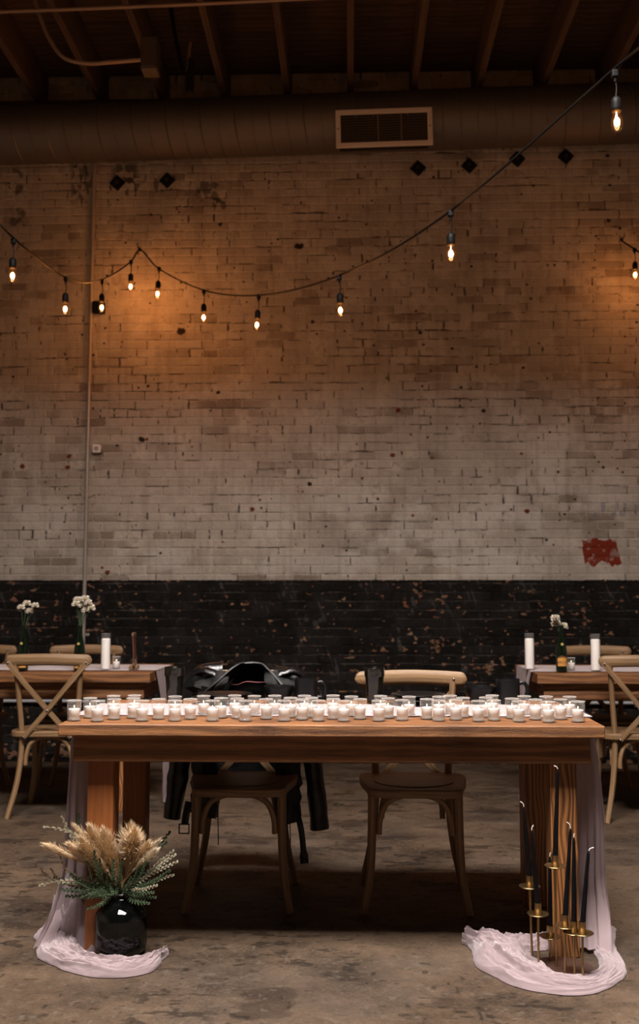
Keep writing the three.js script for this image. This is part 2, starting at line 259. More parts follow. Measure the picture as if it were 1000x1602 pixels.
{
  const x1 = onY(548.5, 0, CEIL).x, x0 = onY(433, 0, CEIL).x, sp = onY(780, 0, CEIL).x - onY(662, 0, CEIL).x, n0 = x1;
  for (let k = -9; k <= 8; k++) part('joist', wood(0.045, 0.285, 3.7, 2, 0.004).translate(n0 + k * sp, CEIL + 0.1425, -5.48), joistMat, ceiling);
  part('wall_plate', wood(10.6, 0.34, 0.05, 0).translate(0, CEIL - 0.10, WZ + 0.035), deckMat, ceiling);
  for (let k = 0; k < 25; k++) part('deck_board', wood(11, 0.022, 0.138, 0, 0.003).translate(0, 5.06, -7.25 + k * 0.145), deckMat, ceiling);
}
{
  const t = new THREE.Mesh(new THREE.BoxGeometry(SKY.x1 - SKY.x0, 0.03, SKY.z1 - SKY.z0).translate((SKY.x0 + SKY.x1) / 2, CEIL + SHAFT + 0.015, (SKY.z0 + SKY.z1) / 2), std(0.8, 0.8, 0.8, 0.6, { emissive: lin(1.0, 0.95, 0.9), emissiveIntensity: 20 }));
  t.name = 'window_1'; t.userData = { kind: 'structure' }; scene.add(t);
}

// ------------------------------------------------------------------ materials of the furnishings
const tableTex = woodTex(1024, 512, 1.7, [0.06, 0.019, 0.005], [0.46, 0.195, 0.064], { knots: true, wob: 0.025, freq: 210, ring: 0.28 });
const legTex = woodTex(1024, 512, 5.3, [0.03, 0.010, 0.003], [0.36, 0.145, 0.045], { wob: 0.055, freq: 430, ring: 0.75 });
const plainTex = woodTex(1024, 512, 2.3, [0.19, 0.055, 0.013], [0.40, 0.14, 0.036], { wob: 0.02, freq: 300, ring: 0.15 });
const chairTex = woodTex(1024, 512, 9.4, [0.11, 0.056, 0.025], [0.40, 0.245, 0.12], { wob: 0.02, freq: 330, ring: 0.25 });
const tableMat = new THREE.MeshStandardMaterial({ map: rep(tableTex, 0.67, 2.5), roughness: 0.55, bumpMap: rep(grit, 1.2, 10), bumpScale: 0.0012, side: THREE.DoubleSide });
const legMat = new THREE.MeshStandardMaterial({ map: rep(legTex, 0.67, 2.5), roughness: 0.5, side: THREE.DoubleSide });
const legPlain = new THREE.MeshStandardMaterial({ map: rep(plainTex, 0.67, 2.5), roughness: 0.5, side: THREE.DoubleSide });
const chairMat = new THREE.MeshStandardMaterial({ map: rep(chairTex, 0.67, 2.5), roughness: 0.55, side: THREE.DoubleSide });
const steel = std(0.35, 0.33, 0.31, 0.35, { metalness: 0.9 }), blackIron = phy(0.007, 0.0065, 0.006, 0.6, { specularIntensity: 0.4 });
const ceramic = phy(0.005, 0.005, 0.0055, 0.33, { specularIntensity: 0.55 }), blackPlastic = phy(0.005, 0.005, 0.005, 0.5, { specularIntensity: 0.22 });
const gauze = phy(0.385, 0.285, 0.30, 0.95, { transmission: 0.42, thickness: 0 });
const wax = phy(0.95, 0.945, 0.935, 0.5), clearGlass = phy(1, 0.98, 0.96, 0.03, { transmission: 0.96, thickness: 0, ior: 1.48 });
const thickGlass = phy(0.62, 0.60, 0.57, 0.08, { transmission: 0.7, thickness: 0 }), rimGlass = phy(0.70, 0.66, 0.63, 0.08, { transmission: 0.5, thickness: 0 });
const flameMat = std(1, 0.7, 0.3, 1, { emissive: lin(1, 0.78, 0.52), emissiveIntensity: 4 });

// ------------------------------------------------------------------ tables
const T1 = { x0: -0.968, x1: 0.832, zf: -3.395, zb: -4.19 };
function farmTable(label, x0, x1, zf, zb, topT, legInset, overX = 0.043) {
  const t = thing('farm_table', label, 'table', [(x0 + x1) / 2, 0, (zf + zb) / 2]); const L = x1 - x0, D = zf - zb, n = 5, pw = D / n;
  for (let k = 0; k < n; k++) part('plank', wood(L - rr(0, 0.008), topT, pw - 0.003, 0, 0.005).translate(rr(-0.003, 0.003), TH - topT / 2 - rr(0, 0.001), D / 2 - (k + 0.5) * pw), tableMat, t);
  const ah = 0.089, ay = TH - topT - ah / 2, ao = 0.04;
  for (const s of [1, -1]) part('apron', wood(L - 2 * overX, ah, 0.038, 0, 0.004).translate(0, ay, s * (D / 2 - ao - 0.019)), tableMat, t);
  for (const s of [1, -1]) part('end_apron', wood(0.038, ah, D - 2 * ao - 0.08, 2, 0.004).translate(s * (L / 2 - overX - 0.021), ay, 0), tableMat, t);
  const lh = TH - topT; for (const sx of [1, -1]) for (const sz of [1, -1]) part('leg', wood(0.089, lh, 0.089, 1, 0.004).translate(sx * (L / 2 - legInset), lh / 2, sz * (D / 2 - ao - 0.038 - 0.046)), sx > 0 ? legMat : legPlain, t);
  return t;
}
farmTable('reddish brown farmhouse table lined with votive candles along its front edge', T1.x0, T1.x1, T1.zf, T1.zb, 0.04, 0.127);
const SZF = -5.60, SZB = -6.34;
farmTable('brown farmhouse table with two flower bottles by the wall conduit', -3.35, -1.09, SZF, SZB, 0.055, 0.2);
farmTable('brown farmhouse table with one gold labelled flower bottle', 1.005, 3.2, SZF, SZB, 0.055, 0.2);

// ------------------------------------------------------------------ bentwood cross back chairs
function makeChair() {
  const t = new THREE.Group();
  { const s = new THREE.Shape(); const fw = 0.207, bw = 0.175, d = 0.195, r = 0.075; s.moveTo(-fw + r, d); s.lineTo(fw - r, d); s.quadraticCurveTo(fw, d, fw, d - r); s.bezierCurveTo(fw, 0, bw, -0.08, bw, -d + r * 0.8); s.quadraticCurveTo(bw, -d, bw - r, -d); s.lineTo(-bw + r, -d); s.quadraticCurveTo(-bw, -d, -bw, -d + r * 0.8); s.bezierCurveTo(-bw, -0.08, -fw, 0, -fw, d - r); s.quadraticCurveTo(-fw, d, -fw + r, d);
    const g = new THREE.ExtrudeGeometry(s, { depth: 0.018, bevelEnabled: true, bevelThickness: 0.007, bevelSize: 0.007, bevelSegments: 3, curveSegments: 10 }); g.rotateX(Math.PI / 2).translate(0, 0.449, 0); g.scale(1, 1, -1);
    const g2 = clean(g.index ? g.toNonIndexed() : g); const p = g2.attributes.position; for (let i = 0; i < p.count; i += 3) { const a = [p.getX(i + 1), p.getY(i + 1), p.getZ(i + 1)]; p.setXYZ(i + 1, p.getX(i + 2), p.getY(i + 2), p.getZ(i + 2)); p.setXYZ(i + 2, ...a); } g2.computeVertexNormals();
    part('seat', grain(g2, 0, 1, 1), chairMat, t);
    const ins = new THREE.CylinderGeometry(0.145, 0.145, 0.004, 36).scale(1.08, 1, 1).translate(0, 0.4575, 0.005); part('seat_panel', grain(ins, 0, 0.3, 0.2), chairMat, t); }
  for (const s of [-1, 1]) {
    part('front_leg', tube([[s * 0.162, 0.435, 0.150], [s * 0.164, 0.30, 0.160], [s * 0.171, 0.15, 0.172], [s * 0.196, 0, 0.196]], q => 0.0175 - 0.003 * q, { n: 14, k: 10 }), chairMat, t);
    part('back_post', tube([[s * 0.205, 0, -0.215], [s * 0.168, 0.17, -0.180], [s * 0.150, 0.33, -0.168], [s * 0.148, 0.45, -0.172], [s * 0.160, 0.62, -0.190], [s * 0.176, 0.83, -0.222]], q => 0.0155 - 0.003 * Math.abs(q - 0.4), { n: 26, k: 10 }), chairMat, t);
    const sl = sweep([[s * 0.213, 0.825, -0.241], [s * 0.10, 0.69, -0.234 - (s > 0 ? 0 : 0.004)], [0, 0.57, -0.215 - (s > 0 ? 0 : 0.009)], [-s * 0.128, 0.425, -0.205]], () => rectSec(0.027, 0.007), { n: 14, up: V(0, 0, 1), crease: 0.5 });
    part('cross_slat', sl, chairMat, t);
  }
  part('top_rail', sweep([[-0.233, 0.832, -0.212], [-0.20, 0.834, -0.219], [-0.1, 0.838, -0.236], [0, 0.84, -0.242], [0.1, 0.838, -0.236], [0.20, 0.834, -0.219], [0.233, 0.832, -0.212]], q => { const e = Math.max(0, (Math.abs(q - 0.5) * 2 - 0.87) / 0.13), k = Math.sqrt(Math.max(0.03, 1 - e * e)); return ringSec(0.0125 * k, 0.031 * k, 12); }, { n: 60, up: V(0, 1, 0) }), chairMat, t);
  const arch = (f, y0 = 0.285) => tube([f(-1, y0), f(-0.97, 0.34), f(-0.78, 0.40), f(-0.4, 0.427), f(0, 0.432), f(0.4, 0.427), f(0.78, 0.40), f(0.97, 0.34), f(1, y0)], 0.0115, { n: 30, k: 8 });
  part('front_brace', arch((a, y) => [a * 0.138, y, 0.163]), chairMat, t); part('rear_brace', arch((a, y) => [a * 0.124, y - 0.01, -0.172]), chairMat, t);
  for (const s of [-1, 1]) part('side_brace', arch((a, y) => [s * 0.157, y, a * 0.138 - 0.004]), chairMat, t);
  const scr = []; for (const s of [-1, 1]) { scr.push(new THREE.SphereGeometry(0.0062, 8, 6).translate(s * 0.209, 0.823, -0.246), new THREE.SphereGeometry(0.0062, 8, 6).translate(s * 0.127, 0.428, -0.211), new THREE.SphereGeometry(0.006, 8, 6).translate(s * 0.178, 0.835, -0.209), new THREE.SphereGeometry(0.006, 8, 6).translate(s * 0.15, 0.43, -0.189)); }
  scr.push(new THREE.SphereGeometry(0.0065, 8, 6).translate(0, 0.57, -0.229)); for (const g of scr) part('screw', g, steel, t, 'small steel screw head');
  return t;
}
const chair0 = makeChair(); chair0.name = 'cross_back_chair'; chair0.userData = { category: 'chair', base: 'cross_back_chair' };
function chair(x, z, turn, label, group) { const r = copy(chair0, [x, 0, z], turn, label); delete r.userData.base; if (group) r.userData.group = group; return r; }
const FT = onY(651, 1432), CX1 = -0.428, CX2 = 0.247, CZ = FT.z - 0.196;
chair(CX1, CZ, 0.02, 'cross back wooden chair with a black leather jacket over its back');
chair(CX2, CZ, -0.02, 'bare cross back wooden chair pushed under the candle lined table');
chair(-1.625, -5.70, Math.PI + 0.03, 'cross back wooden chair with its back turned, at the table with two flower bottles');
chair(1.545, -5.68, Math.PI - 0.03, 'cross back wooden chair with its back turned, at the table with one flower bottle');
chair(-1.66, -6.22, 0, 'cross back chair between the wall and the tall candle beside the menu stand');
chair(-2.335, -6.22, 0, 'cross back chair between the wall and the flower bottle with four small blooms');
chair(1.505, -6.22, 0, 'cross back chair between the wall and the table with one flower bottle');

// ------------------------------------------------------------------ gauze runners
const fold = (a, b) => fbm(a, b, 3) - 0.5;
function puddle(path, wid, hgt, sd, nl = 260, nw = 84) {
  const cv = new THREE.CatmullRomCurve3(path, false, 'centripetal');
  return surf(nl, nw, (u, v) => {
    const c = cv.getPointAt(u), T = cv.getTangentAt(u); const N = V(-T.z, 0, T.x).normalize(); const k = v * 2 - 1, w = wid(u) * (1 + 0.75 * fold(u * 6 + sd, v > 0.5 ? 3 : 8));
    const env = Math.pow(Math.max(0, 1 - Math.pow(Math.abs(k), 2.6)), 0.6), en = sm(0, 0.05, u) * sm(1, 0.88, u);
    const q2 = v + 0.25 * fold(u * 7 + sd, v * 3), rg = (a, b) => 1 - Math.abs(vn(a, b) * 2 - 1); const rid = 0.62 * Math.pow(rg(u * 4 + sd, q2 * 5), 1.6) + 0.34 * rg(u * 9 + sd, q2 * 11 + 4) + 0.20 * rg(u * 26 + 3, q2 * 23) + 0.10 * rg(u * 60, q2 * 40);
    const y = 0.003 + env * hgt(u) * 1.05 * rid * (0.5 + 0.5 * env) + 0.004 * env * mix(0.35, 1, en);
    return [c.x + N.x * k * w * 0.5 * mix(0.55, 1, en) + 0.012 * fold(u * 20, v * 9 + sd), c.y + y, c.z + N.z * k * w * 0.5 * mix(0.55, 1, en) + 0.012 * fold(u * 17 + 5, v * 9 + sd)];
  });
}
// hanging gauze: at height y (1 at the table, 0 at the floor) it spans from a to b with pleats
function drape(rows, sd, amp = 0.015) {
  const cA = new THREE.CatmullRomCurve3(rows.map(r => V(...r[0]))), cB = new THREE.CatmullRomCurve3(rows.map(r => V(...r[1])));
  return surf(70, 64, (u, v) => { const a = cA.getPoint(u), b = cB.getPoint(u), d = b.clone().sub(a), nrm = V(-d.z, 0, d.x).normalize(); const p = a.addScaledVector(d, v); const pl = (Math.sin(v * 31 + 3 * fold(v * 4, sd) + 1.4 * u) * 0.6 + 1.6 * fold(v * 11 + sd, u * 1.3 + 2) + 1.2 * fold(v * 4 + sd, u * 4)) * amp * (0.25 + u); return p.addScaledVector(nrm, pl); });
}
{
  const r = thing('gauze_runner', 'sheer pale mauve gauze runner trailing off both ends of the candle lined table', 'table runner');
  const y = TH + 0.003, z0 = -3.615, z1 = -4.0;
  part('table_run', surf(140, 26, (u, v) => [mix(T1.x0 - 0.006, T1.x1 + 0.006, u), y + 0.0035 * Math.max(0, fold(u * 26, v * 5) + 0.2) + 0.002 * Math.max(0, fold(u * 60, v * 12)), mix(z0, z1, v) + 0.02 * fold(u * 8, v > 0.5 ? 2 : 7)]), gauze, r);
  const xl = T1.x0 - 0.008, xr = T1.x1 + 0.008, l = [0.955, 0.75, 0.55, 0.35, 0.15, 0.02];
  part('drape', drape([[[xl, y, z0], [xl + 0.01, y, z1]], [[xl - 0.012, 0.62, z0 - 0.01], [xl + 0.01, 0.62, z1 + 0.02]], [[xl - 0.025, 0.42, -3.63], [xl + 0.05, 0.42, -3.92]], [[xl - 0.03, 0.22, -3.60], [xl + 0.10, 0.22, -3.84]], [[xl - 0.05, 0.10, -3.54], [xl + 0.15, 0.10, -3.72]], [[xl - 0.08, 0.02, -3.46], [xl + 0.17, 0.02, -3.66]]], 3), gauze, r);
  part('drape', drape([[[xr, y, z1], [xr - 0.01, y, z0]], [[xr - 0.02, 0.6, z1 + 0.02], [xr + 0.02, 0.6, z0 - 0.01]], [[xr - 0.04, 0.4, -3.95], [xr + 0.036, 0.4, -3.63]], [[xr - 0.07, 0.22, -3.86], [xr + 0.03, 0.22, -3.60]], [[xr - 0.12, 0.10, -3.70], [xr + 0.03, 0.10, -3.55]], [[xr - 0.16, 0.02, -3.58], [xr + 0.015, 0.012, -3.47]]], 9), gauze, r);
  const f = (a, b) => onY(a, b, 0);
  part('puddle', puddle([f(128, 1432), f(100, 1462), f(96, 1496), f(130, 1514), f(175, 1521), f(222, 1516), f(262, 1496)], u => mix(0.20, 0.115, sm(0.1, 0.6, u)) * sm(1.06, 0.8, u), u => mix(0.052, 0.034, u), 2.3), gauze, r);
  part('puddle', puddle([f(100, 1462), f(122, 1474), f(150, 1480), f(172, 1480)], u => 0.13, u => 0.20, 4.4, 120, 50), gauze, r);
  part('puddle', puddle([f(926, 1446), f(945, 1490), f(956, 1526), f(912, 1546), f(848, 1540), f(798, 1518), f(765, 1492), f(728, 1476)], u => (mix(0.085, 0.21, sm(0.35, 0.85, u)) + 0.09 * sm(0.2, 0.0, u)) * sm(1.1, 0.8, u), u => mix(0.020, 0.062, sm(0.5, 0.85, u)), 6.1), gauze, r);
  part('puddle', puddle([f(935, 1478), f(895, 1476), f(850, 1480), f(815, 1482), f(780, 1484)], u => 0.10, u => 0.035, 8.8, 90, 30), gauze, r);
}
function sideRunner(x0, x1, end, label) {
  const r = thing('gauze_runner', label, 'table runner'); const y = TH + 0.003, z0 = -5.72, z1 = -6.2;
  part('table_run', surf(60, 12, (u, v) => [mix(x0, x1, u), y + 0.004 * Math.max(0, fold(u * 20, v * 4) + 0.2), mix(z0, z1, v)]), gauze, r);
  const s = end < 0 ? 1 : -1, X = end < 0 ? x1 : x0;
  part('drape', drape([[[X, y, z0], [X, y, z1]], [[X + s * 0.02, 0.6, z0 - 0.04], [X + s * 0.01, 0.6, z1 + 0.06]], [[X + s * 0.025, 0.3, -5.85], [X + s * 0.01, 0.3, -6.06]], [[X + s * 0.02, 0.01, -5.88], [X + s * 0.01, 0.01, -6.04]]], end < 0 ? 4 : 7), gauze, r);
}
sideRunner(-3.3, -1.082, -1, 'sheer mauve gauze runner on the table with two flower bottles');
sideRunner(0.997, 3.15, 1, 'sheer mauve gauze runner on the table with one flower bottle');

// ------------------------------------------------------------------ votive candles
function makeVotive(gm, wm) {
  const t = new THREE.Group(), R = 0.0238, h = 0.068;
  part('glass', [lathe([[0.0215, 0.0006], [0.0225, 0.008], [R, h - 0.001]], 28)], gm, t);
  part('rim', new THREE.TorusGeometry(R - 0.0007, 0.0015, 6, 28).rotateX(Math.PI / 2).translate(0, h - 0.001, 0), rimGlass, t);
  part('glass_base', lathe([[0, 0], [0.0195, 0], [0.0217, 0.002], [0.0219, 0.0075], [0.019, 0.0085], [0, 0.0075]], 24), thickGlass, t);
  part('candle', lathe([[0, 0.0090], [0.0175, 0.0090], [0.0192, 0.0385], [0.0176, 0.0397], [0.008, 0.039], [0, 0.038]], 24), wm, t);
  part('wick', cyl(0.0006, 0.0006, 0.006, 5, 0, 0.041, 0), blackIron, t);
  part('flame', lathe([[0, 0.0430], [0.0017, 0.0447], [0.0021, 0.047], [0.0011, 0.050], [0, 0.052]], 8), flameMat, t);
  return t;
}
{
  const L = [[113, 1128.5], [149.5, 1129.5], [176, 1126.4], [175, 1120], [138, 1124], [208, 1119], [206, 1124.5], [220, 1129], [246, 1126], [271.6, 1129], [272, 1121], [296, 1126], [317, 1120], [331, 1129], [344.5, 1124], [366, 1119], [370, 1125], [383, 1129.3], [397, 1120], [416, 1126], [429, 1119.5], [444, 1129], [454, 1123.5], [472, 1127], [476, 1119.5], [487, 1123.5], [498, 1129], [521.6, 1126], [521, 1119], [538, 1129.6], [550, 1121], [563.5, 1126], [593, 1129], [596, 1120], [608, 1124.5], [630, 1128], [641, 1121.5], [669, 1126], [687.5, 1129], [688, 1121.5], [705.6, 1119.5], [714.4, 1127.5], [726, 1123.5], [750, 1129.6], [762, 1123], [774.4, 1128.3], [772, 1119], [803, 1125], [814, 1130], [822.5, 1120.5], [840, 1127], [857, 1121], [860.8, 1131], [879.5, 1126.5], [894, 1121.5], [907, 1130.5]];
  const P = L.map(([x, y]) => { const p = onY(x, y, TH + 0.001); p.z -= 0.022; return p; });
  for (let it = 0; it < 60; it++) for (let a = 0; a < P.length; a++) for (let b = a + 1; b < P.length; b++) { const dx = P[b].x - P[a].x, dz = P[b].z - P[a].z, d = Math.hypot(dx, dz); if (d < 0.0505) { const k = (0.0507 - d) / 2 / (d || 1); P[a].x -= dx * k * 0.35; P[b].x += dx * k * 0.35; P[a].z -= dz * k; P[b].z += dz * k; } }
  const v0 = makeVotive(clearGlass, wax); v0.name = 'votive_candle'; v0.userData = { label: 'lit white candle in a small clear glass votive cup along the candle lined table', category: 'candle', group: 'votive candles along the front of the long table' };
  P.forEach(p => { p.z = Math.min(p.z, T1.zf - 0.026); copy(v0, p, rr(0, 6)); });
  const far = (px, py, label) => { const v = copy(v0, onY(px, py, TH + 0.007), rr(0, 6), label); delete v.userData.group; v.scale.setScalar(1.0); };
  far(182, 1046, 'small votive cup with a white candle beside a tall glass candle and menu stand'); far(894, 1048, 'small votive cup with a white candle beside the gold labelled bottle');
}
// tall glass candles
function tallCandle(px, py, label) {
  const t = thing('tall_glass_candle', label, 'candle', onY(px, py, TH + 0.007)), R = 0.027, h = 0.20;
  part('glass', [lathe([[0.026, 0], [R, 0.008], [R, h]], 24), new THREE.TorusGeometry(R, 0.0014, 6, 24).rotateX(Math.PI / 2).translate(0, h, 0)], clearGlass, t);
  part('candle', lathe([[0, 0.004], [0.0255, 0.004], [0.0255, 0.168], [0.02, 0.172], [0, 0.170]], 20), wax, t);
  part('wick', cyl(0.001, 0.001, 0.014, 5, 0, 0.176, 0), blackIron, t);
}
tallCandle(165, 1047, 'tall white candle in a glass cylinder beside the menu stand');
tallCandle(829, 1047, 'tall white glass candle at the end of the table with one flower bottle');
tallCandle(932.5, 1049, 'tall white glass candle behind the turned chair, to the right of the gold labelled bottle');
// menu stand, seen almost edge on
{
  const t = thing('menu_stand', 'narrow wooden menu stand with a reddish brown card', 'menu stand', onY(210, 1047, TH + 0.007), 1.66);
  part('foot', [wood(0.03, 0.022, 0.05, 2, 0.003).translate(0.02, 0.011, 0), wood(0.03, 0.022, 0.05, 2, 0.003).translate(-0.02, 0.011, 0), wood(0.02, 0.045, 0.02, 1, 0.002).translate(0, 0.035, 0)], chairMat, t);
  part('card', grain(rbox(0.11, 0.17, 0.006, 0.001), 1).rotateX(-0.05).translate(0, 0.11, 0), std(0.11, 0.035, 0.02, 0.6), t, 'reddish brown card');
  part('frame', [wood(0.115, 0.02, 0.012, 0, 0.002).translate(0, 0.195, -0.004), wood(0.115, 0.012, 0.012, 0, 0.002).translate(0, 0.03, 0.003)], chairMat, t);
}
// flower bottles and carnations
const bottleGlass = phy(0.003, 0.008, 0.0035, 0.06, {}), petal = std(0.82, 0.76, 0.66, 0.85, {}), leafM = phy(0.035, 0.065, 0.025, 0.7, { transmission: 0.15, thickness: 0 });
const labelTex = dataTex(128, 96, (i, j, o) => { const u = i / 128, v = j / 96; const edge = v < 0.08 || v > 0.92; const band = v > 0.32 && v < 0.62 && vn(i / 3.5, j / 9) > 0.5; const c = edge ? [0.12, 0.05, 0.01] : band ? [0.2, 0.05, 0.02] : [0.55, 0.27, 0.06]; o[0] = c[0]; o[1] = c[1]; o[2] = c[2]; });
function bottle(px, py, label, gold) {
  const pos = onY(px, py, TH + 0.007), t = thing('flower_bottle', label, 'bottle', pos, 0);
  part('glass', lathe([[0, 0], [0.028, 0], [0.0305, 0.004], [0.0305, 0.105], [0.027, 0.135], [0.018, 0.175], [0.0135, 0.20], [0.0128, 0.235], [0.0145, 0.237], [0.0145, 0.247], [0.011, 0.25], [0.010, 0.235]], 24), bottleGlass, t);
  const lt = new THREE.MeshStandardMaterial({ map: labelTex, roughness: 0.5, side: THREE.DoubleSide });
  part('paper_label', surf(16, 8, (u, v) => { const a = -0.95 + 1.9 * u, top = v > 0.99 ? 0.012 * Math.cos((u - 0.5) * 3.1) : 0; return [0.0309 * Math.sin(a), (gold ? 0.026 : 0.012) + v * (gold ? 0.048 : 0.03) + top, 0.0309 * Math.cos(a)]; }), lt, t, 'orange and gold paper label');
  part('neck_seal', new THREE.CylinderGeometry(0.007, 0.007, 0.003, 14).rotateX(Math.PI / 2).translate(0, 0.148, 0.0265), std(0.5, 0.36, 0.12, 0.5), t, 'round gold seal');
  return pos;
}
function carnation(from, tip, r, label, group) {
  const t = thing('white_carnation', label, 'flower', from, 0, group), d = tip.clone().sub(from);
  part('stem', tube([[0, 0, 0], [d.x * 0.25, d.y * 0.55, d.z * 0.2], [d.x, d.y, d.z]], 0.0016, { n: 10, k: 5 }), leafM, t);
  const gs = []; for (let k = 0; k < 26; k++) { const a = k * 2.4, el = -0.35 + 1.85 * (k / 26), dir = V(Math.cos(a) * Math.cos(el), Math.sin(el) * 0.95, Math.sin(a) * Math.cos(el)), sd = V(-Math.sin(a), 0, Math.cos(a)), up2 = dir.clone().cross(sd);
    gs.push(surf(3, 3, (u, v) => { const w = (v - 0.5) * r * 0.95 * (0.3 + u), p = dir.clone().multiplyScalar(r * u * (0.8 + 0.25 * hash(k, v))).addScaledVector(sd, w).addScaledVector(up2, r * 0.18 * Math.sin(v * 9 + k) * u); return [d.x + p.x, d.y + p.y, d.z + p.z]; })); }
  part('bloom', gs, petal, t); part('calyx', cyl(r * 0.32, 0.002, r * 0.7, 8, d.x, d.y - r * 0.2, d.z), leafM, t);
}
function flowers(px, py, list, r, label, group) {
  const b = onY(px, py, TH + 0.007), from = V(b.x, b.y + 0.12, b.z); list.forEach(([x, y], i) => { const tip = onZ(x, y, b.z + (hash(i, px) - 0.5) * 0.05); carnation(V(from.x + (hash(i, 3) - 0.5) * 0.008, from.y, from.z + (hash(i, 5) - 0.5) * 0.008), tip, r * (0.85 + 0.3 * hash(i, 9)), label, group); });
}
bottle(35, 1048, 'dark green bottle holding four small white blooms on long stems', false);
bottle(124, 1049, 'dark green bottle holding a dense bunch of white carnations', false);
bottle(879, 1050, 'dark green bottle with a gold orange label holding three white carnations', true);
flowers(35, 1048, [[33, 951], [42, 945], [46, 957], [55, 948]], 0.023, 'small white carnation on a long bent stem in the bottle of four blooms', 'four small blooms');
flowers(124, 1049, [[119, 946], [126, 940], [133, 938], [138, 944], [129, 948], [142, 952], [121, 939], [135, 955]], 0.025, 'white carnation in the dense bunch in front of the wall conduit', 'dense bunch of carnations');
flowers(879, 1050, [[869, 968], [870, 977], [881, 981]], 0.027, 'white carnation in the bottle with the gold orange label', 'three carnations');

// ------------------------------------------------------------------ place settings
function tumbler(px, z, label) {
  const p = V(onZ(px, 1060, z).x, TH + 0.006, z), t = thing('tumbler', label, 'glass', p), g = phy(0.012, 0.011, 0.008, 0.05, { transmission: 0.3, thickness: 0 }); const N = 40;
  const prof = [[0.029, 0.002], [0.0305, 0.02], [0.0335, 0.07], [0.0365, 0.10], [0.039, 0.104], [0.0395, 0.135]];
  part('cup', surf(N * 1, 5, (u, v) => { const k = Math.min(4.999, v * 5), i = Math.floor(k), f = k - i, a = u * Math.PI * 2, fl = v < 0.75 ? 1 - 0.035 * Math.abs(Math.sin(a * 5)) : 1, r = mix(prof[i][0], prof[i + 1][0], f) * fl; return [r * Math.cos(a), mix(prof[i][1], prof[i + 1][1], f), r * Math.sin(a)]; }), g, t);
  part('base', lathe([[0, 0], [0.027, 0], [0.029, 0.003], [0.029, 0.014], [0, 0.014]], 20), g, t); part('rim', new THREE.TorusGeometry(0.0393, 0.0013, 6, 30).rotateX(Math.PI / 2).translate(0, 0.135, 0), g, t);
}
function plate(x, y, z, r, label) { solo('plate', lathe([[0, 0], [r * 0.62, 0], [r * 0.68, 0.004], [r * 0.97, 0.015], [r, 0.017], [r * 0.985, 0.0195], [r * 0.95, 0.018], [r * 0.68, 0.008], [r * 0.6, 0.0055], [0, 0.005]], 48).translate(0, 0, 0), ceramic, label, 'plate').position.set(x, y, z); }
function setting(px, z, tx, bx, mx, who) {
  const pos = q => onZ(q, 1080, z).x;
  tumbler(tx, z - 0.0, 'dark smoked fluted tumbler beside the plates ' + who);
  plate(pos(px), TH + 0.008, z, 0.133, 'large black dinner plate lying lowest ' + who); plate(pos(px), TH + 0.0225, z, 0.107, 'smaller black plate stacked on the dinner plate ' + who);
  const b = thing('bowl', 'matte black bowl beside the black mug ' + who, 'bowl', [pos(bx), TH + 0.006, z - 0.01]); part('bowl_body', lathe([[0, 0.003], [0.03, 0.003], [0.032, 0], [0.036, 0.001], [0.052, 0.022], [0.059, 0.05], [0.060, 0.064], [0.0575, 0.064], [0.056, 0.05], [0.048, 0.024], [0.03, 0.008], [0, 0.007]], 40), ceramic, b);
  const m = thing('mug', 'straight black mug with its handle on the right ' + who, 'mug', [pos(mx), TH + 0.006, z]); part('mug_body', lathe([[0, 0], [0.042, 0], [0.045, 0.003], [0.0455, 0.085], [0.0447, 0.094], [0.0425, 0.094], [0.042, 0.01], [0, 0.008]], 36), ceramic, m);
  part('handle', sweep([[0.044, 0.076, 0], [0.062, 0.078, 0], [0.073, 0.062, 0], [0.073, 0.038, 0], [0.062, 0.021, 0], [0.044, 0.02, 0]], () => ringSec(0.0075, 0.0048, 8), { n: 20, up: V(0, 0, 1) }), ceramic, m);
}
setting(655, -4.03, 586, 752, 795, 'in front of the bare chair');
setting(352, -4.03, 273, 436, 479, 'in front of the jacket');

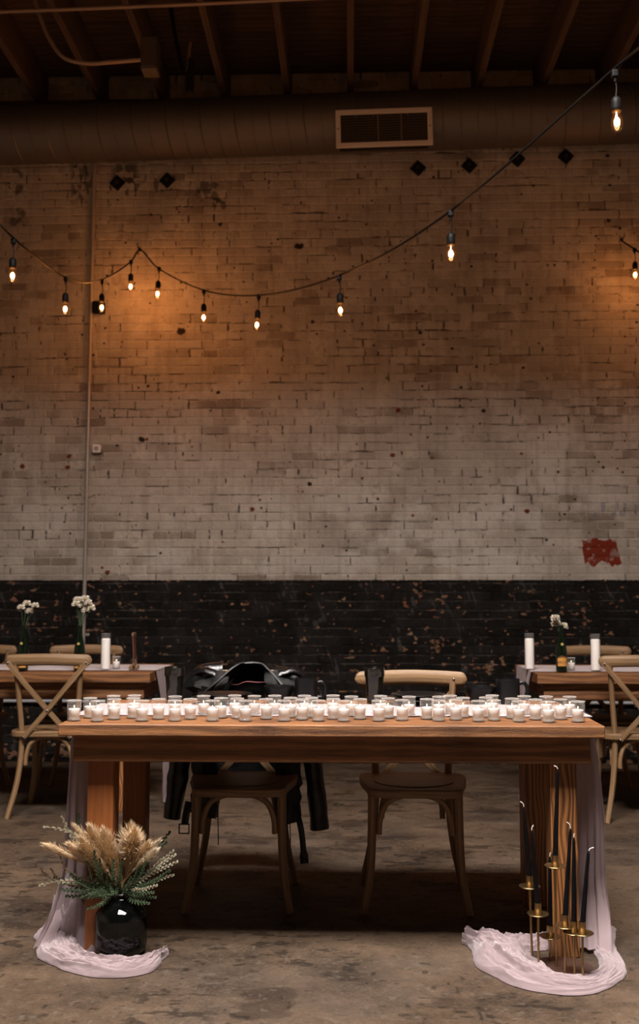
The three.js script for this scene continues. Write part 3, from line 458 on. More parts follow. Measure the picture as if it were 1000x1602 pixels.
// ------------------------------------------------------------------ leather jacket over the chair
const leather = phy(0.0035, 0.0035, 0.004, 0.24, { bumpMap: rep(grit, 3, 3), bumpScale: 0.0012, specularIntensity: 0.9 }), collarM = phy(0.0035, 0.0035, 0.004, 0.42, { specularIntensity: 0.45 }), lining = phy(0.004, 0.004, 0.004, 0.9, { specularIntensity: 0.1 }), silver = std(0.75, 0.74, 0.72, 0.22, { metalness: 1 });
{
  const t = thing('leather_jacket', 'black leather biker jacket with silver snaps draped over a chair back', 'jacket', [CX1, 0, CZ]);
  const wr = (a, b) => 0.016 * fold(a * 6, b * 9) + 0.008 * fold(a * 15, b * 19);
  // body: a horseshoe round the chair back, open to the front
  part('body', surf(60, 44, (u, v) => { const a = mix(-2.35, 2.35, u), y = mix(0.852, 0.345, v) + 0.012 * fold(u * 7, 3), w = mix(0.195, 0.235, sm(0, 0.4, v)) + wr(u * 2, v), d = mix(0.035, 0.085, sm(0, 0.35, v)) + wr(u * 2 + 7, v); return [w * Math.sin(a) * (0.9 + 0.1 * Math.cos(a)), y - (v < 0.06 ? 0.03 * Math.pow(Math.abs(a) / 2.35, 2) : 0), -0.235 - d * Math.cos(a) * (Math.cos(a) < 0 ? 0.8 : 1)]; }), leather, t);
  for (const s of [-1, 1]) {
    const k = s < 0 ? 0 : 0.03;
    part('sleeve', sweep([[s * 0.11, 0.845, -0.225], [s * 0.19, 0.842 - k * 0.3, -0.215], [s * (0.238 - k), 0.775, -0.205], [s * (0.262 - k * 0.6), 0.64, -0.20], [s * (0.285 - k * 0.3), 0.46, -0.195], [s * (0.312 - k * 0.4), s < 0 ? 0.265 : 0.225, -0.19]], q => ringSec((0.056 - 0.018 * q) * (1 + 0.25 * fold(q * 13, s)), (0.044 - 0.008 * q) * (1 + 0.3 * fold(q * 11 + 4, s)), 18).map(([a, b], i) => [a * (1 + 0.14 * fold(i * 0.9, q * 16 + s)), b * (1 + 0.14 * fold(i * 0.9 + 5, q * 16))]), { n: 44, crease: 1.2 }), leather, t);
    part('front_panel', surf(22, 30, (u, v) => { const x = s * mix(0.225, 0.125 - 0.01 * v, u), y = mix(0.82, s < 0 ? 0.30 : 0.27, v) - 0.02 * u; return [x + wr(u, v * 2), y, -0.155 + 0.035 * Math.sin(u * 2.2) + wr(u * 3 + s, v * 2) + 0.02 * v]; }), leather, t);
    // lapel folded back over the shoulder
    part('lapel', surf(20, 14, (u, v) => { const cx = mix(0.075, 0.215, v), cy = mix(0.868 - 0.03 * v, 0.765 + 0.03 * v, u); return [s * (cx + 0.045 * u - 0.02 * Math.sin(u * 3)), cy + 0.012 * Math.sin(v * 5 + u * 2), -0.165 + 0.045 * Math.sin(u * 2.6) + 0.012 * Math.sin(v * 7)]; }), leather, t);
    part('epaulette', sweep([[s * 0.235, 0.858, -0.19], [s * 0.19, 0.874, -0.175], [s * 0.14, 0.862, -0.16], [s * 0.092, 0.842, -0.15]], () => rectSec(0.034, 0.008, 0.3), { n: 14, up: V(0, 0.7, 0.7) }), leather, t);
    part('snap', new THREE.SphereGeometry(0.0072, 12, 8).scale(1, 1, 0.6).translate(s * 0.098, 0.851, -0.141), silver, t, 'round silver snap');
  }
  part('collar', sweep([[-0.175, 0.762, -0.115], [-0.11, 0.818, -0.14], [-0.052, 0.870, -0.18], [-0.02, 0.884, -0.205], [0.052, 0.884, -0.205], [0.088, 0.858, -0.18], [0.135, 0.81, -0.14], [0.17, 0.765, -0.115]], q => rectSec(0.010, 0.062 + 0.02 * Math.sin(q * 3.14), 0.4).map(([a, b]) => [a - 0.012 * Math.sin(b * 60), b]), { n: 48, up: V(0, 0.15, 1) }), collarM, t);
  part('lining', surf(20, 10, (u, v) => [mix(-0.12, 0.12, u), mix(0.872, 0.70, v) - 0.02 * Math.abs(u - 0.5), -0.206 - 0.02 * Math.sin(u * 3.1) + 0.004 * fold(u * 8, v * 8)]), lining, t);
  part('hanger_loop', tube([[-0.075, 0.812, -0.196], [-0.045, 0.810, -0.198], [-0.01, 0.822, -0.20], [0.04, 0.820, -0.198], [0.085, 0.822, -0.19]], 0.0028, { n: 20, k: 6 }), std(0.12, 0.006, 0.005, 0.6), t, 'thin red piping');
  part('belt', sweep([[-0.235, 0.34, -0.15], [-0.245, 0.29, -0.14], [-0.25, 0.25, -0.14]], () => rectSec(0.03, 0.004), { n: 8, up: V(0, 0, 1) }), leather, t);
  part('buckle', [rbox(0.042, 0.005, 0.005, 0.001).translate(-0.252, 0.252, -0.138), rbox(0.042, 0.005, 0.005, 0.001).translate(-0.252, 0.215, -0.138), rbox(0.005, 0.042, 0.005, 0.001).translate(-0.272, 0.2335, -0.138), rbox(0.005, 0.042, 0.005, 0.001).translate(-0.232, 0.2335, -0.138)], std(0.05, 0.045, 0.04, 0.35, { metalness: 1 }), t, 'dark metal belt buckle');
  part('belt', sweep([[0.20, 0.33, -0.15], [0.225, 0.24, -0.135], [0.235, 0.16, -0.135], [0.24, 0.10, -0.135]], q => rectSec(0.024 + (q > 0.8 ? 0.01 : 0), 0.004), { n: 14, up: V(0, 0, 1) }), leather, t);
  for (const [x, y] of [[0.165, 0.13], [0.175, 0.12], [-0.12, 0.17]]) part('drawcord', tube([[x, 0.33, -0.15], [x + 0.006, (0.33 + y) / 2, -0.145], [x + 0.008, y, -0.14]], 0.0022, { n: 8, k: 5 }), leather, t);
}

// ------------------------------------------------------------------ vase with dried grasses
const VC = onY(179, 1507); VC.z -= 0.088;
{
  const t = thing('glass_vase', 'dark glass vase with round shoulders standing on the gauze', 'vase', [VC.x, 0.004, VC.z]), g = phy(0.010, 0.013, 0.012, 0.03, { transmission: 0.85, thickness: 0, ior: 1.5 });
  part('body', lathe([[0, 0.001], [0.06, 0.001], [0.075, 0.004], [0.084, 0.016], [0.0865, 0.035], [0.0865, 0.115], [0.083, 0.132], [0.07, 0.148], [0.048, 0.166], [0.033, 0.176], [0.027, 0.182], [0.026, 0.190]], 56), g, t);
  part('lip', new THREE.TorusGeometry(0.028, 0.0035, 8, 32).rotateX(Math.PI / 2).translate(0, 0.192, 0), phy(0.03, 0.035, 0.035, 0.05, { clearcoat: 1 }), t);
  part('water', lathe([[0, 0.003], [0.07, 0.005], [0.081, 0.018], [0.083, 0.036], [0.083, 0.05], [0, 0.05]], 40), phy(0.02, 0.024, 0.02, 0.05), t, 'dark water in the bottom');
}
const plumeM = std(0.60, 0.43, 0.26, 0.95), plumePale = std(0.66, 0.54, 0.39, 0.95), dryStem = std(0.30, 0.20, 0.10, 0.8), fernGreen = phy(0.036, 0.054, 0.026, 0.7, { specularIntensity: 0.3, transmission: 0.15, thickness: 0 }), fernPale = phy(0.26, 0.27, 0.19, 0.7, { specularIntensity: 0.4, transmission: 0.15, thickness: 0 }), twigRed = std(0.16, 0.065, 0.035, 0.7);
const NECK = V(VC.x, 0.19, VC.z);
function stemPath(tip, sag) { const b = V(NECK.x + rr(-0.012, 0.012), 0.06, NECK.z + rr(-0.012, 0.012)), n = V(NECK.x + rr(-0.014, 0.014), 0.2, NECK.z + rr(-0.014, 0.014)); const m = n.clone().lerp(tip, 0.5); m.y += sag; return [b, n, m, tip]; }
function pampas(px, py, dz, len, wid, mat, label) {
  const tip = onZ(px, py, VC.z + dz), path = stemPath(tip, 0.015), t = thing('pampas_plume', label, 'dried grass', path[0], 0, 'pampas in the dark vase'), loc = path.map(p => p.clone().sub(path[0])), cv = new THREE.CatmullRomCurve3(loc, false, 'centripetal'), L = cv.getLength(), u0 = 1 - len / L;
  part('stem', tube(loc, 0.0016, { n: 16, k: 5 }), dryStem, t);
  const pos = [], N = Math.round(1900 * wid / 0.03);
  for (let k = 0; k < N; k++) {
    const q = Math.pow(rnd(), 0.85), u = u0 + (1 - u0) * q * 0.97, c = cv.getPointAt(u), T = cv.getTangentAt(u), a = rr(0, 6.283), e = V(Math.cos(a), 0.2 * rnd(), Math.sin(a)).addScaledVector(T, -T.dot(V(Math.cos(a), 0, Math.sin(a)))).normalize();
    const w = wid * Math.sin(Math.PI * Math.pow(1 - q, 0.62)) * (rnd() < 0.12 ? rr(1.1, 1.7) : rr(0.25, 1.1)) + 0.003, s = rr(0.006, 0.032);
    const p0 = c.clone().addScaledVector(e, w * 0.25), p2 = c.clone().addScaledVector(e, w).addScaledVector(T, s), sd = T.clone().cross(e).multiplyScalar(rr(0.0005, 0.0011)), p1 = p0.clone().lerp(p2, 0.55).addScaledVector(e, w * 0.12);
    pos.push(...p0.toArray(), ...p1.clone().add(sd).toArray(), ...p1.clone().sub(sd).toArray(), ...p1.clone().add(sd).toArray(), ...p2.toArray(), ...p1.clone().sub(sd).toArray());
  }
  const g = new THREE.BufferGeometry(); g.setAttribute('position', new THREE.Float32BufferAttribute(pos, 3)); g.computeVertexNormals(); part('plume', g, mat, t);
}
const PL = 'fluffy beige pampas plume leaning left in the dark glass vase', PR = 'fluffy beige pampas plume standing upright at the right of the vase', PP = 'thin pale grass plume leaning right in the dark glass vase';
for (const [x, y, z, l, w, m, s] of [[72, 1322, 0.05, 0.14, 0.018, 0, 'long thin beige pampas plume reaching furthest out over the gauze'], [110, 1322, 0.03, 0.17, 0.030, 0, PL], [117, 1293, -0.02, 0.19, 0.020, 0, PL], [141, 1294, 0.03, 0.20, 0.030, 0, PL], [151, 1293, -0.03, 0.20, 0.028, 0, PL], [162, 1299, 0.02, 0.19, 0.028, 0, PL], [171, 1318, 0.0, 0.17, 0.026, 0, PL], [128, 1312, 0.06, 0.17, 0.028, 0, PL], [205, 1293, 0.0, 0.19, 0.036, 0, PR], [218, 1306, -0.03, 0.18, 0.036, 0, PR], [211, 1300, 0.03, 0.18, 0.034, 0, PR], [231, 1320, 0.03, 0.14, 0.020, 0, PR], [248, 1316, 0.02, 0.14, 0.012, 1, PP], [243, 1330, 0.05, 0.12, 0.014, 1, PP]]) pampas(x, y, z, l, w, m ? plumePale : plumeM, s);
function frond(px, py, dz, bx, by, mat, leafLen, label, group) {
  const tip = onZ(px, py, VC.z + dz), path = stemPath(tip, 0.01); if (bx) path[2] = onZ(bx, by, VC.z + dz * 0.8);
  const t = thing('fern_frond', label, 'foliage', path[0], 0, group), loc = path.map(p => p.clone().sub(path[0])), cv = new THREE.CatmullRomCurve3(loc, false, 'centripetal');
  part('stem', tube(loc, 0.0013, { n: 16, k: 5 }), mat === fernGreen ? fernGreen : twigRed, t);
  const pos = [], N = 15, u0 = 0.42, step = (1 - u0) * cv.getLength() / N;
  for (let k = 0; k <= N; k++) for (const s of [-1, 1]) {
    const u = u0 + (1 - u0) * Math.min(0.995, (k + (s > 0 ? 0.4 : 0)) / N), c = cv.getPointAt(u), T = cv.getTangentAt(u), view = V(0.25 * Math.sin(px), 0.3, 1).normalize(), side = T.clone().cross(view).normalize().multiplyScalar(s), nn = side.clone().cross(T).normalize();
    const l = leafLen * Math.min(1, 0.5 + k / 5) * (1 - 0.6 * Math.pow(k / N, 2)) * rr(0.85, 1.15), d = side.clone().multiplyScalar(0.78).addScaledVector(T, 0.62).addScaledVector(nn, rr(0, 0.35)).normalize();
    const b0 = c.clone().addScaledVector(T, -step * 0.42), b1 = c.clone().addScaledVector(T, step * 0.42), e = c.clone().addScaledVector(d, l), m = c.clone().addScaledVector(d, l * 0.5), m0 = m.clone().addScaledVector(T, -step * 0.36).addScaledVector(nn, -0.0006), m1 = m.clone().addScaledVector(T, step * 0.30), f = p => pos.push(p.x, p.y, p.z);
    for (const p of [b0, m0, b1, b1, m0, m1, m0, e, m1]) f(p);
  }
  const g = new THREE.BufferGeometry(); g.setAttribute('position', new THREE.Float32BufferAttribute(pos, 3)); g.computeVertexNormals(); part('leaflets', g, mat, t);
}
const FG = 'dark green serrated fern frond in the dark glass vase', FP = 'pale dried serrated frond in the dark glass vase', GG = 'green fronds in the dark vase', GP = 'pale fronds in the dark vase';
for (const [x, y, z, bx, by, p] of [[70, 1294, 0.02, 112, 1303, 0.7], [97, 1278, 0, 118, 1318, 0.6], [123, 1275, -0.03, 125, 1330, 0], [63, 1385, 0.05, 110, 1378, 1], [62, 1358, 0.03, 85, 1378, 1], [80, 1360, 0.03, 95, 1380, 1], [93, 1338, 0.05, 108, 1365, 1], [96, 1392, 0.06, 130, 1394, 0], [128, 1404, 0.09, 150, 1396, 0.3], [138, 1422, 0.08, 158, 1415, 0], [104, 1402, 0.05, 140, 1402, 0], [147, 1332, 0.07, 158, 1380, 0], [136, 1349, 0.07, 152, 1390, 0], [156, 1345, 0.08, 165, 1388, 0], [177, 1346, 0.05, 178, 1386, 0], [190, 1348, 0.06, 186, 1388, 0], [168, 1365, 0.09, 170, 1395, 0], [274, 1337, 0.02, 238, 1362, 1], [277, 1348, 0.03, 240, 1366, 1], [271, 1331, -0.02, 235, 1362, 0.5], [265, 1362, 0.05, 235, 1382, 0], [271, 1369, 0.02, 240, 1378, 1], [245, 1385, 0.06, 222, 1392, 1], [240, 1396, 0.06, 215, 1398, 0], [243, 1404, 0.05, 215, 1404, 0], [233, 1413, 0.06, 210, 1410, 0], [260, 1318, -0.05, 235, 1340, 0], [265, 1302, -0.08, 240, 1335, 0], [228, 1352, 0.07, 212, 1385, 0], [215, 1362, 0.08, 202, 1392, 0], [205, 1372, 0.09, 194, 1398, 0], [120, 1380, 0.08, 145, 1392, 0], [112, 1368, 0.04, 135, 1385, 0], [252, 1345, 0.04, 228, 1372, 1], [86, 1372, 0.02, 120, 1386, 0], [150, 1402, 0.1, 162, 1402, 0]]) frond(x, y, z, bx, by, p >= 0.5 ? fernPale : fernGreen, p >= 0.5 ? 0.0145 : 0.017, p >= 0.5 ? FP : FG, p >= 0.5 ? GP : GG);

// ------------------------------------------------------------------ brass candle stand
{
  const brass = std(0.36, 0.25, 0.12, 0.32, { metalness: 1 }), copper = std(0.22, 0.125, 0.10, 0.38, { metalness: 0.85 }), black = phy(0.003, 0.003, 0.0035, 0.5, { specularIntensity: 0.3 }), cc = onY(881, 1515, 0.012), R = 0.100;
  const t = thing('candle_stand', 'brass candle stand with seven thin stems on a round copper base', 'candle stand', [cc.x, 0.003, cc.z]);
  part('base', lathe([[0, 0], [R - 0.002, 0], [R, 0.002], [R, 0.010], [R - 0.002, 0.012], [0, 0.012]], 64), [copper][0], t, 'round copper base');
  const list = [[833, 1505, 829, 1390, 820, 1262, -6, -8], [843, 1512, 842, 1433, 832, 1299, 3, -8], [860.5, 1502, 861, 1468, 860.5, 1340, 1, -6], [871, 1512, 869, 1358, 873, 1203, -6, -5], [884.5, 1523, 884.5, 1452, 893, 1296, -6, -10], [899.5, 1527, 898.5, 1462, 898, 1310, 1, -6], [912, 1530, 911.5, 1463, 921, 1331, 8, -5]];
  list.forEach(([bx, by, cx, cy, tx, ty, wx, wy], i) => {
    const b = onY(bx, by, 0.015), z = b.z, c = onZ(cx, cy, z), tp = onZ(tx, ty, z - 0.0), l = p => V(p.x - cc.x, p.y - 0.003, p.z - cc.z); const B = l(b), C = l(c), top = l(tp);
    part('stem', tube([[B.x, 0.012, B.z], [(B.x + C.x) / 2, (0.012 + C.y) / 2, B.z], [C.x, C.y, C.z]], 0.0038, { n: 6, k: 10 }), brass, t);
    part('cup', lathe([[0.0045, -0.003], [0.011, 0.000], [0.0112, 0.041], [0.0098, 0.041], [0.0096, 0.006], [0, 0.005]], 24).translate(C.x, C.y, C.z), brass, t);
    part('drip_dish', lathe([[0, -0.001], [0.012, -0.001], [0.030, 0.001], [0.034, 0.004], [0.0342, 0.0055], [0.030, 0.0028], [0.012, 0.001], [0, 0.001]], 32).translate(C.x, C.y + 0.003, C.z), brass, t);
    // the black taper stands in the cup
    const o = V(cc.x + C.x, 0.003 + C.y + 0.007, cc.z + C.z), d = tp.clone().sub(o), k = thing('taper_candle', 'slim black taper candle on the ' + ['second tallest', 'third tallest', 'shortest', 'tallest', 'fourth tallest', 'second shortest', 'third shortest'][i] + ' brass stem', 'candle', o, 0, 'black tapers in the candle stand');
    part('taper', sweep([[0, 0, 0], [d.x * 0.15, d.y * 0.2, d.z * 0.1], [d.x * 0.6, d.y * 0.63, d.z * 0.6], [d.x, d.y, d.z]], q => { const r = q > 0.98 ? 0.002 : 0.0092 - 0.0045 * q; return ringSec(r, r, 14); }, { n: 24 }), black, k);
    const e = onZ(tx + wx, ty + wy, z).sub(o); part('wick', tube([[d.x, d.y - 0.002, d.z], [mix(d.x, e.x, 0.3), mix(d.y, e.y, 0.65), d.z], [e.x, e.y, e.z]], 0.0013, { n: 8, k: 5 }), std(0.75, 0.72, 0.7, 0.8), k, 'white cotton wick');
  });
}

// ------------------------------------------------------------------ wall fittings
{
  const a = onZ(149.5, 245, WZ), b = onZ(133.5, 932, WZ), x = (y) => mix(b.x, a.x, (y - b.y) / (a.y - b.y)), z = WZ + 0.026;
  const t = thing('conduit_pipe', 'thin grey metal conduit running up the brick wall', 'pipe', [x(0), 0, z]), m = std(0.36, 0.32, 0.28, 0.45, { metalness: 0.3 }), yb = 0.46;
  part('pipe', tube([[x(yb) - x(0), yb, 0], [x(2.5) - x(0), 2.5, 0], [x(4.7) - x(0), 4.7, 0]], 0.0135, { n: 10, k: 12 }), m, t);
  for (const y of [0.9, 1.9, 2.9, 3.75, 4.3]) part('pipe_strap', [rbox(0.075, 0.02, 0.004, 0.001).translate(x(y) - x(0), y, -0.018), cyl(0.0165, 0.0165, 0.02, 12, x(y) - x(0), y, 0)], m, t);
  const j = onZ(155, 483, WZ), jb = thing('junction_box', 'black electrical box on the wall beside the conduit', 'electrical box', [j.x + 0.006, j.y, WZ]); part('box', rbox(0.088, 0.088, 0.05, 0.006).translate(0, 0, 0.031), blackPlastic, jb); part('cover', cyl(0.036, 0.036, 0.012, 20).rotateX(Math.PI / 2).translate(0, 0, 0.06), blackPlastic, jb);
  const s = onZ(153, 704, WZ), sb = thing('wall_sensor', 'small grey sensor box on the brick wall beside the conduit', 'sensor', [s.x, s.y, WZ]); part('housing', rbox(0.06, 0.058, 0.04, 0.008, 0, 0.004, 0.024, 2), std(0.75, 0.72, 0.69, 0.5), sb); part('mount', rbox(0.078, 0.03, 0.018, 0.005, 0, -0.012, 0.011), std(0.10, 0.07, 0.05, 0.6), sb);
  part('lens', rbox(0.032, 0.030, 0.008, 0.003, 0, 0.006, 0.045), std(0.30, 0.28, 0.29, 0.3), sb);
  const h = onZ(50, 1096, WZ), hp = thing('low_conduit', 'pale horizontal conduit low along the black painted wall', 'pipe', [0, h.y, WZ + 0.034]); part('pipe', cyl(0.0115, 0.0115, 9, 12).rotateZ(Math.PI / 2), std(0.42, 0.43, 0.45, 0.5), hp); for (const xx of [-2.9, -2.1, -1.3, -0.4, 0.5, 1.3, 2.0, 2.7]) part('pipe_strap', rbox(0.025, 0.06, 0.016, 0.001, xx, 0, -0.018), steel, hp);
}
for (const [px, py, s] of [[184, 287, 'among faded lettering beside the conduit'], [262, 283, 'near the faded black lettering'], [654, 264, 'below the air vent'], [734, 260, 'second from the air vent'], [809, 250, 'behind the rising light cable'], [885, 246, 'between the cable and highest bulb']]) {
  const p = onZ(px, py, WZ), t = thing('anchor_plate', 'black diamond shaped iron anchor plate ' + s, 'anchor plate', [p.x, p.y, WZ]);
  part('plate', rbox(0.088, 0.088, 0.012, 0.004).rotateZ(Math.PI / 4 + 0.05).translate(0, 0, 0.010), blackIron, t);
  part('washer', cyl(0.022, 0.022, 0.006, 18).rotateX(Math.PI / 2).translate(0, 0, 0.019), blackIron, t); part('nut', cyl(0.013, 0.013, 0.02, 6).rotateX(Math.PI / 2).translate(0, 0, 0.028), std(0.09, 0.08, 0.07, 0.4, { metalness: 0.8 }), t);
}
// round spiral duct
{
  const DZ = WZ + 0.30, a = onZ(0, 212, DZ), b = onZ(1000, 177, DZ), dir = b.clone().sub(a).normalize(), mid = a.clone().lerp(b, 0.5), R = 0.205, L = 8.4;
  const t = thing('air_duct', 'large round spiral metal air duct under the joists', 'duct', mid); t.rotation.z = Math.atan2(dir.y, dir.x);
  const dm = std(0.16, 0.14, 0.12, 0.48, { metalness: 0.7, bumpMap: rep(grit, 6, 3), bumpScale: 0.0015 });
  part('shell', new THREE.CylinderGeometry(R, R, L, 64, 1, true).rotateZ(Math.PI / 2), dm, t);
  const pts = [], turns = 70; for (let k = 0; k <= turns * 20; k++) { const q = k / 20; pts.push(V(-L / 2 + q * L / turns, R * Math.cos(q * 2 * Math.PI), R * Math.sin(q * 2 * Math.PI))); }
  part('spiral_seam', sweep(pts, () => ringSec(0.006, 0.006, 5), { n: turns * 20 }), dm, t);
  const v = onZ(601, 201, DZ + R), vl = t.worldToLocal ? v.clone().sub(mid) : v, ca = Math.cos(-t.rotation.z), sa = Math.sin(-t.rotation.z), vx = vl.x * ca - vl.y * sa, vy = vl.x * sa + vl.y * ca, W = 0.665, Hh = 0.268, fr = 0.034, fz = R + 0.012;
  const fm = std(0.72, 0.62, 0.52, 0.5); const bar = (w, h, x, y) => rbox(w, h, 0.016, 0.003, vx + x, vy + y, fz);
  const reg = part('vent_frame', [bar(W, fr, 0, Hh / 2 - fr / 2), bar(W, fr, 0, -Hh / 2 + fr / 2), bar(fr, Hh - 2 * fr, -W / 2 + fr / 2, 0), bar(fr, Hh - 2 * fr, W / 2 - fr / 2, 0)], fm, t, 'cream painted vent frame');
  part('vent_box', [new THREE.BoxGeometry(W - 0.05, 0.004, 0.12).translate(vx, vy + Hh / 2 - 0.03, fz - 0.06), new THREE.BoxGeometry(W - 0.05, 0.004, 0.12).translate(vx, vy - Hh / 2 + 0.03, fz - 0.06), new THREE.BoxGeometry(0.004, Hh - 0.05, 0.12).translate(vx - W / 2 + 0.03, vy, fz - 0.06), new THREE.BoxGeometry(0.004, Hh - 0.05, 0.12).translate(vx + W / 2 - 0.03, vy, fz - 0.06), new THREE.BoxGeometry(W - 0.06, Hh - 0.06, 0.003).translate(vx, vy, fz - 0.018)], std(0.006, 0.005, 0.005, 0.9), reg);
  const gl = []; for (let k = 1; k < 38; k++) gl.push(rbox(0.0035, Hh - 2 * fr, 0.008, 0.0008, vx - W / 2 + fr + k * (W - 2 * fr) / 38, vy, fz - 0.002)); for (let k = 1; k < 11; k++) gl.push(rbox(W - 2 * fr, 0.003, 0.004, 0.0008, vx, vy - Hh / 2 + fr + k * (Hh - 2 * fr) / 11, fz - 0.009)); for (const q of [0.43, 0.7]) gl.push(rbox(0.008, Hh - 2 * fr, 0.01, 0.001, vx - W / 2 + fr + q * (W - 2 * fr), vy, fz - 0.002));
  part('louvre_grid', gl, std(0.16, 0.12, 0.09, 0.5), reg); [-1, 1].forEach(s => part('screw', cyl(0.006, 0.006, 0.004, 8).rotateX(Math.PI / 2).translate(vx + s * (W / 2 - fr / 2), vy, fz + 0.009), std(0.1, 0.08, 0.06, 0.4), reg));
}
// fittings under the joists
{
  const m = std(0.36, 0.25, 0.17, 0.45, { metalness: 0.5 }), zc = -5.76;
  const p = [[-60, 20.5], [120, 14], [300, 6.5], [440, 0], [560, -6]].map(q => onZ(...q, zc)); solo('ceiling_conduit', tube(p, 0.011, { n: 20, k: 10 }), m, 'straight pale conduit crossing beneath the ceiling joists', 'pipe');
  const zb = -5.86, q = [[48, -25], [62, 25], [78, 62], [100, 90], [135, 99], [175, 97], [222, 93]].map(w => onZ(...w, zb)); solo('bent_conduit', tube(q, 0.0125, { n: 40, k: 10 }), m, 'conduit bending round into a box below the joists', 'pipe');
  const bx = onZ(233, 92, zb), t = thing('ceiling_box', 'dark rectangular electrical box below the joists at the bent conduit', 'electrical box', bx); part('box', rbox(0.10, 0.20, 0.12, 0.008, 0.01, 0.01, 0), std(0.05, 0.036, 0.027, 0.6), t); part('lid', rbox(0.085, 0.18, 0.008, 0.003, 0.01, 0.01, 0.063), std(0.06, 0.043, 0.032, 0.5), t);
  const h = thing('hanging_bracket', 'black rod and wire hanging from the joists beside the box', 'bracket', onZ(262, -20, -6.45)), o = h.position, L = (x, y, dz = 0) => onZ(x, y, -6.45 + dz).sub(o);
  part('rod', tube([L(262, -20), L(275, 60), L(286, 112)], 0.014, { n: 8, k: 8 }), blackIron, h); part('wire', tube([L(302, -20, 0.04), L(298, 50, 0.04), L(291, 118, 0.02)], 0.004, { n: 10, k: 6 }), steel, h); part('turnbuckle', tube([L(298, 66, 0.04), L(295, 90, 0.03)], 0.012, { n: 4, k: 8 }), std(0.22, 0.14, 0.08, 0.5, { metalness: 0.6 }), h); part('post', rbox(0.05, 0.22, 0.05, 0.004).translate(L(297, 120).x, L(297, 120).y, 0), blackIron, h);
}

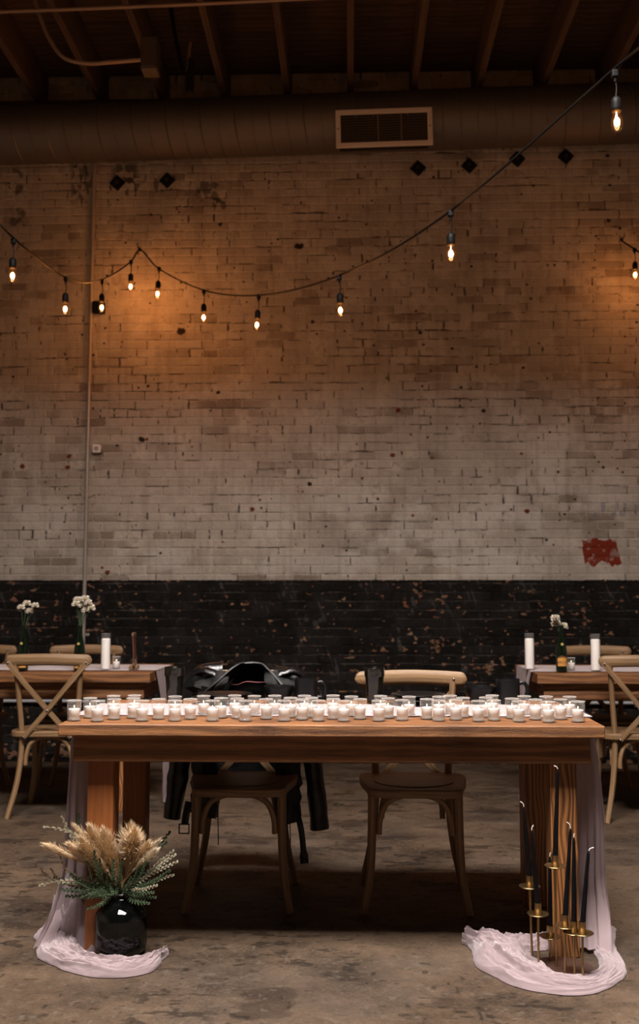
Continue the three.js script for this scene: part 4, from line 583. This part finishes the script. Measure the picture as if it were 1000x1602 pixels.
// ------------------------------------------------------------------ string lights
{
  const amber = phy(1.0, 0.80, 0.55, 0.03, { transmission: 1, thickness: 0 }), filM = std(1, 0.8, 0.55, 1, { emissive: lin(1, 0.74, 0.45), emissiveIntensity: 22 });
  const b0 = new THREE.Group(); b0.name = 'string_light_bulb';
  part('connector', [rbox(0.024, 0.03, 0.022, 0.006, 0, -0.004, 0, 2), cyl(0.007, 0.005, 0.02, 8, 0, -0.024, 0)], blackPlastic, b0);
  part('drop_cord', tube([[0, -0.02, 0], [0.004, -0.055, 0], [0, -0.092, 0]], 0.0028, { n: 8, k: 6 }), blackPlastic, b0);
  part('socket', lathe([[0, -0.086], [0.008, -0.088], [0.0165, -0.098], [0.0185, -0.112], [0.0185, -0.134], [0.0165, -0.146], [0, -0.146]], 18), blackPlastic, b0);
  part('glass', lathe([[0.0125, -0.145], [0.015, -0.156], [0.0205, -0.174], [0.0222, -0.188], [0.0195, -0.204], [0.011, -0.216], [0, -0.219]], 22), amber, b0);
  part('filament', lathe([[0, -0.164], [0.006, -0.167], [0.0112, -0.177], [0.0108, -0.187], [0.006, -0.196], [0, -0.198]], 12), filM, b0, 'glowing filament');
  function strand(label, knots, bulbs, name) {
    const cv = new THREE.CatmullRomCurve3(knots.map(k => onZ(...k)), false, 'centripetal');
    const t = thing('light_string', label, 'string lights', cv.getPoint(0)), o = t.position; part('cable', tube(cv.getPoints(90).map(p => p.sub(o)), 0.0055, { n: 200, k: 6 }), blackPlastic, t);
    for (const [px, py, z, tilt, lab] of bulbs) {
      const p = onZ(px, py, z); p.y -= 0.005; const b = copy(b0, p, 0); b.userData = { label: lab, category: 'light bulb', group: 'bulbs of the string lights' }; b.rotation.z = tilt || 0;
      const l = new THREE.PointLight(BULB, BULB_POWER); l.position.set(0, -0.18, 0); l.castShadow = true; l.shadow.radius = 0.6; b.add(l);
    }
  }
  const BL = 'glowing filament bulb beyond the wall hook on the second cable', A4 = ['first', 'second', 'third', 'fourth', 'fifth'], cA = i => 'glowing filament bulb, ' + A4[i] + ' from the cable peak on the side crossing the conduit', cB = i => 'glowing filament bulb, ' + A4[i] + ' from the cable peak on the side rising to the duct';
  strand('black light cable sagging across the brick wall and rising past the air vent', [[-30, 322, -4.75], [23, 374, -5.0], [103, 434, -5.75], [160, 437, -6.6], [205, 409, -7.05], [219, 391, -7.24], [248, 420, -7.0], [319, 454, -6.7], [404, 462, -6.2], [530, 431, -5.35], [705, 330, -4.3], [963, 106, -3.55], [1030, 50, -3.3]],
    [[21, 375, -5.0, 0, cA(3)], [103, 434, -5.75, 0, cA(2)], [160, 438, -6.6, 0, cA(1)], [205, 408, -7.05, 0, cA(0)], [249, 419, -7.0, -0.05, cB(0)], [319, 454, -6.7, 0, cB(1)], [405, 462, -6.2, -0.06, cB(2)], [531, 432, -5.35, 0.03, cB(3)], [705, 331, -4.3, 0, cB(4)], [962, 112, -3.55, 0.02, 'highest glowing filament bulb hanging in front of the air duct']]);
  strand('second black light cable coming off its own wall hook on the brick wall', [[972, 376, -7.25], [992, 389, -7.05], [1060, 430, -6.7], [1150, 436, -6.2], [1290, 400, -5.4]], [[993, 389, -7.05, 0, 'small glowing filament bulb hanging close to the wall hook'], [1080, 436, -6.6, 0, BL], [1180, 432, -6.0, 0, BL]]);
  const OV = [[-2.6, 4.0, -3.3], [-1.5, 3.82, -3.45], [-0.5, 3.76, -3.5], [0.5, 3.78, -3.55], [1.5, 3.88, -3.5], [2.6, 4.05, -3.4]].map(p => V(...p));
  { const t = thing('light_string', 'black light cable strung overhead between the joists', 'string lights', OV[0]); part('cable', tube(OV.map(p => p.clone().sub(OV[0])), 0.0042, { n: 60, k: 6 }), blackPlastic, t); }
  for (const p of OV.slice(0)) { const b = copy(b0, V(p.x, p.y - 0.005, p.z), 0); b.userData = { label: 'glowing filament bulb on the overhead cable', category: 'light bulb', group: 'bulbs of the overhead string' }; const l = new THREE.PointLight(BULB, BULB_POWER * 1.5); l.position.set(0, -0.18, 0); l.castShadow = true; l.shadow.radius = 0.6; b.add(l); }
  for (const [px, py, lab] of [[219, 391, 'small black hook holding the peak of the long light cable'], [972, 376, 'small black hook holding the end of the second light cable']]) { const p = onZ(px, py, WZ); solo('wall_hook', [cyl(0.012, 0.012, 0.012, 10).rotateX(Math.PI / 2).translate(0, 0, 0.01), tube([[0, 0, 0.006], [0, -0.004, 0.06], [0, 0.004, 0.09], [0, 0.02, 0.095]], 0.004, { n: 10, k: 6 })], blackIron, lab, 'hook').position.copy(p); }
}
renderer.render(scene, camera);
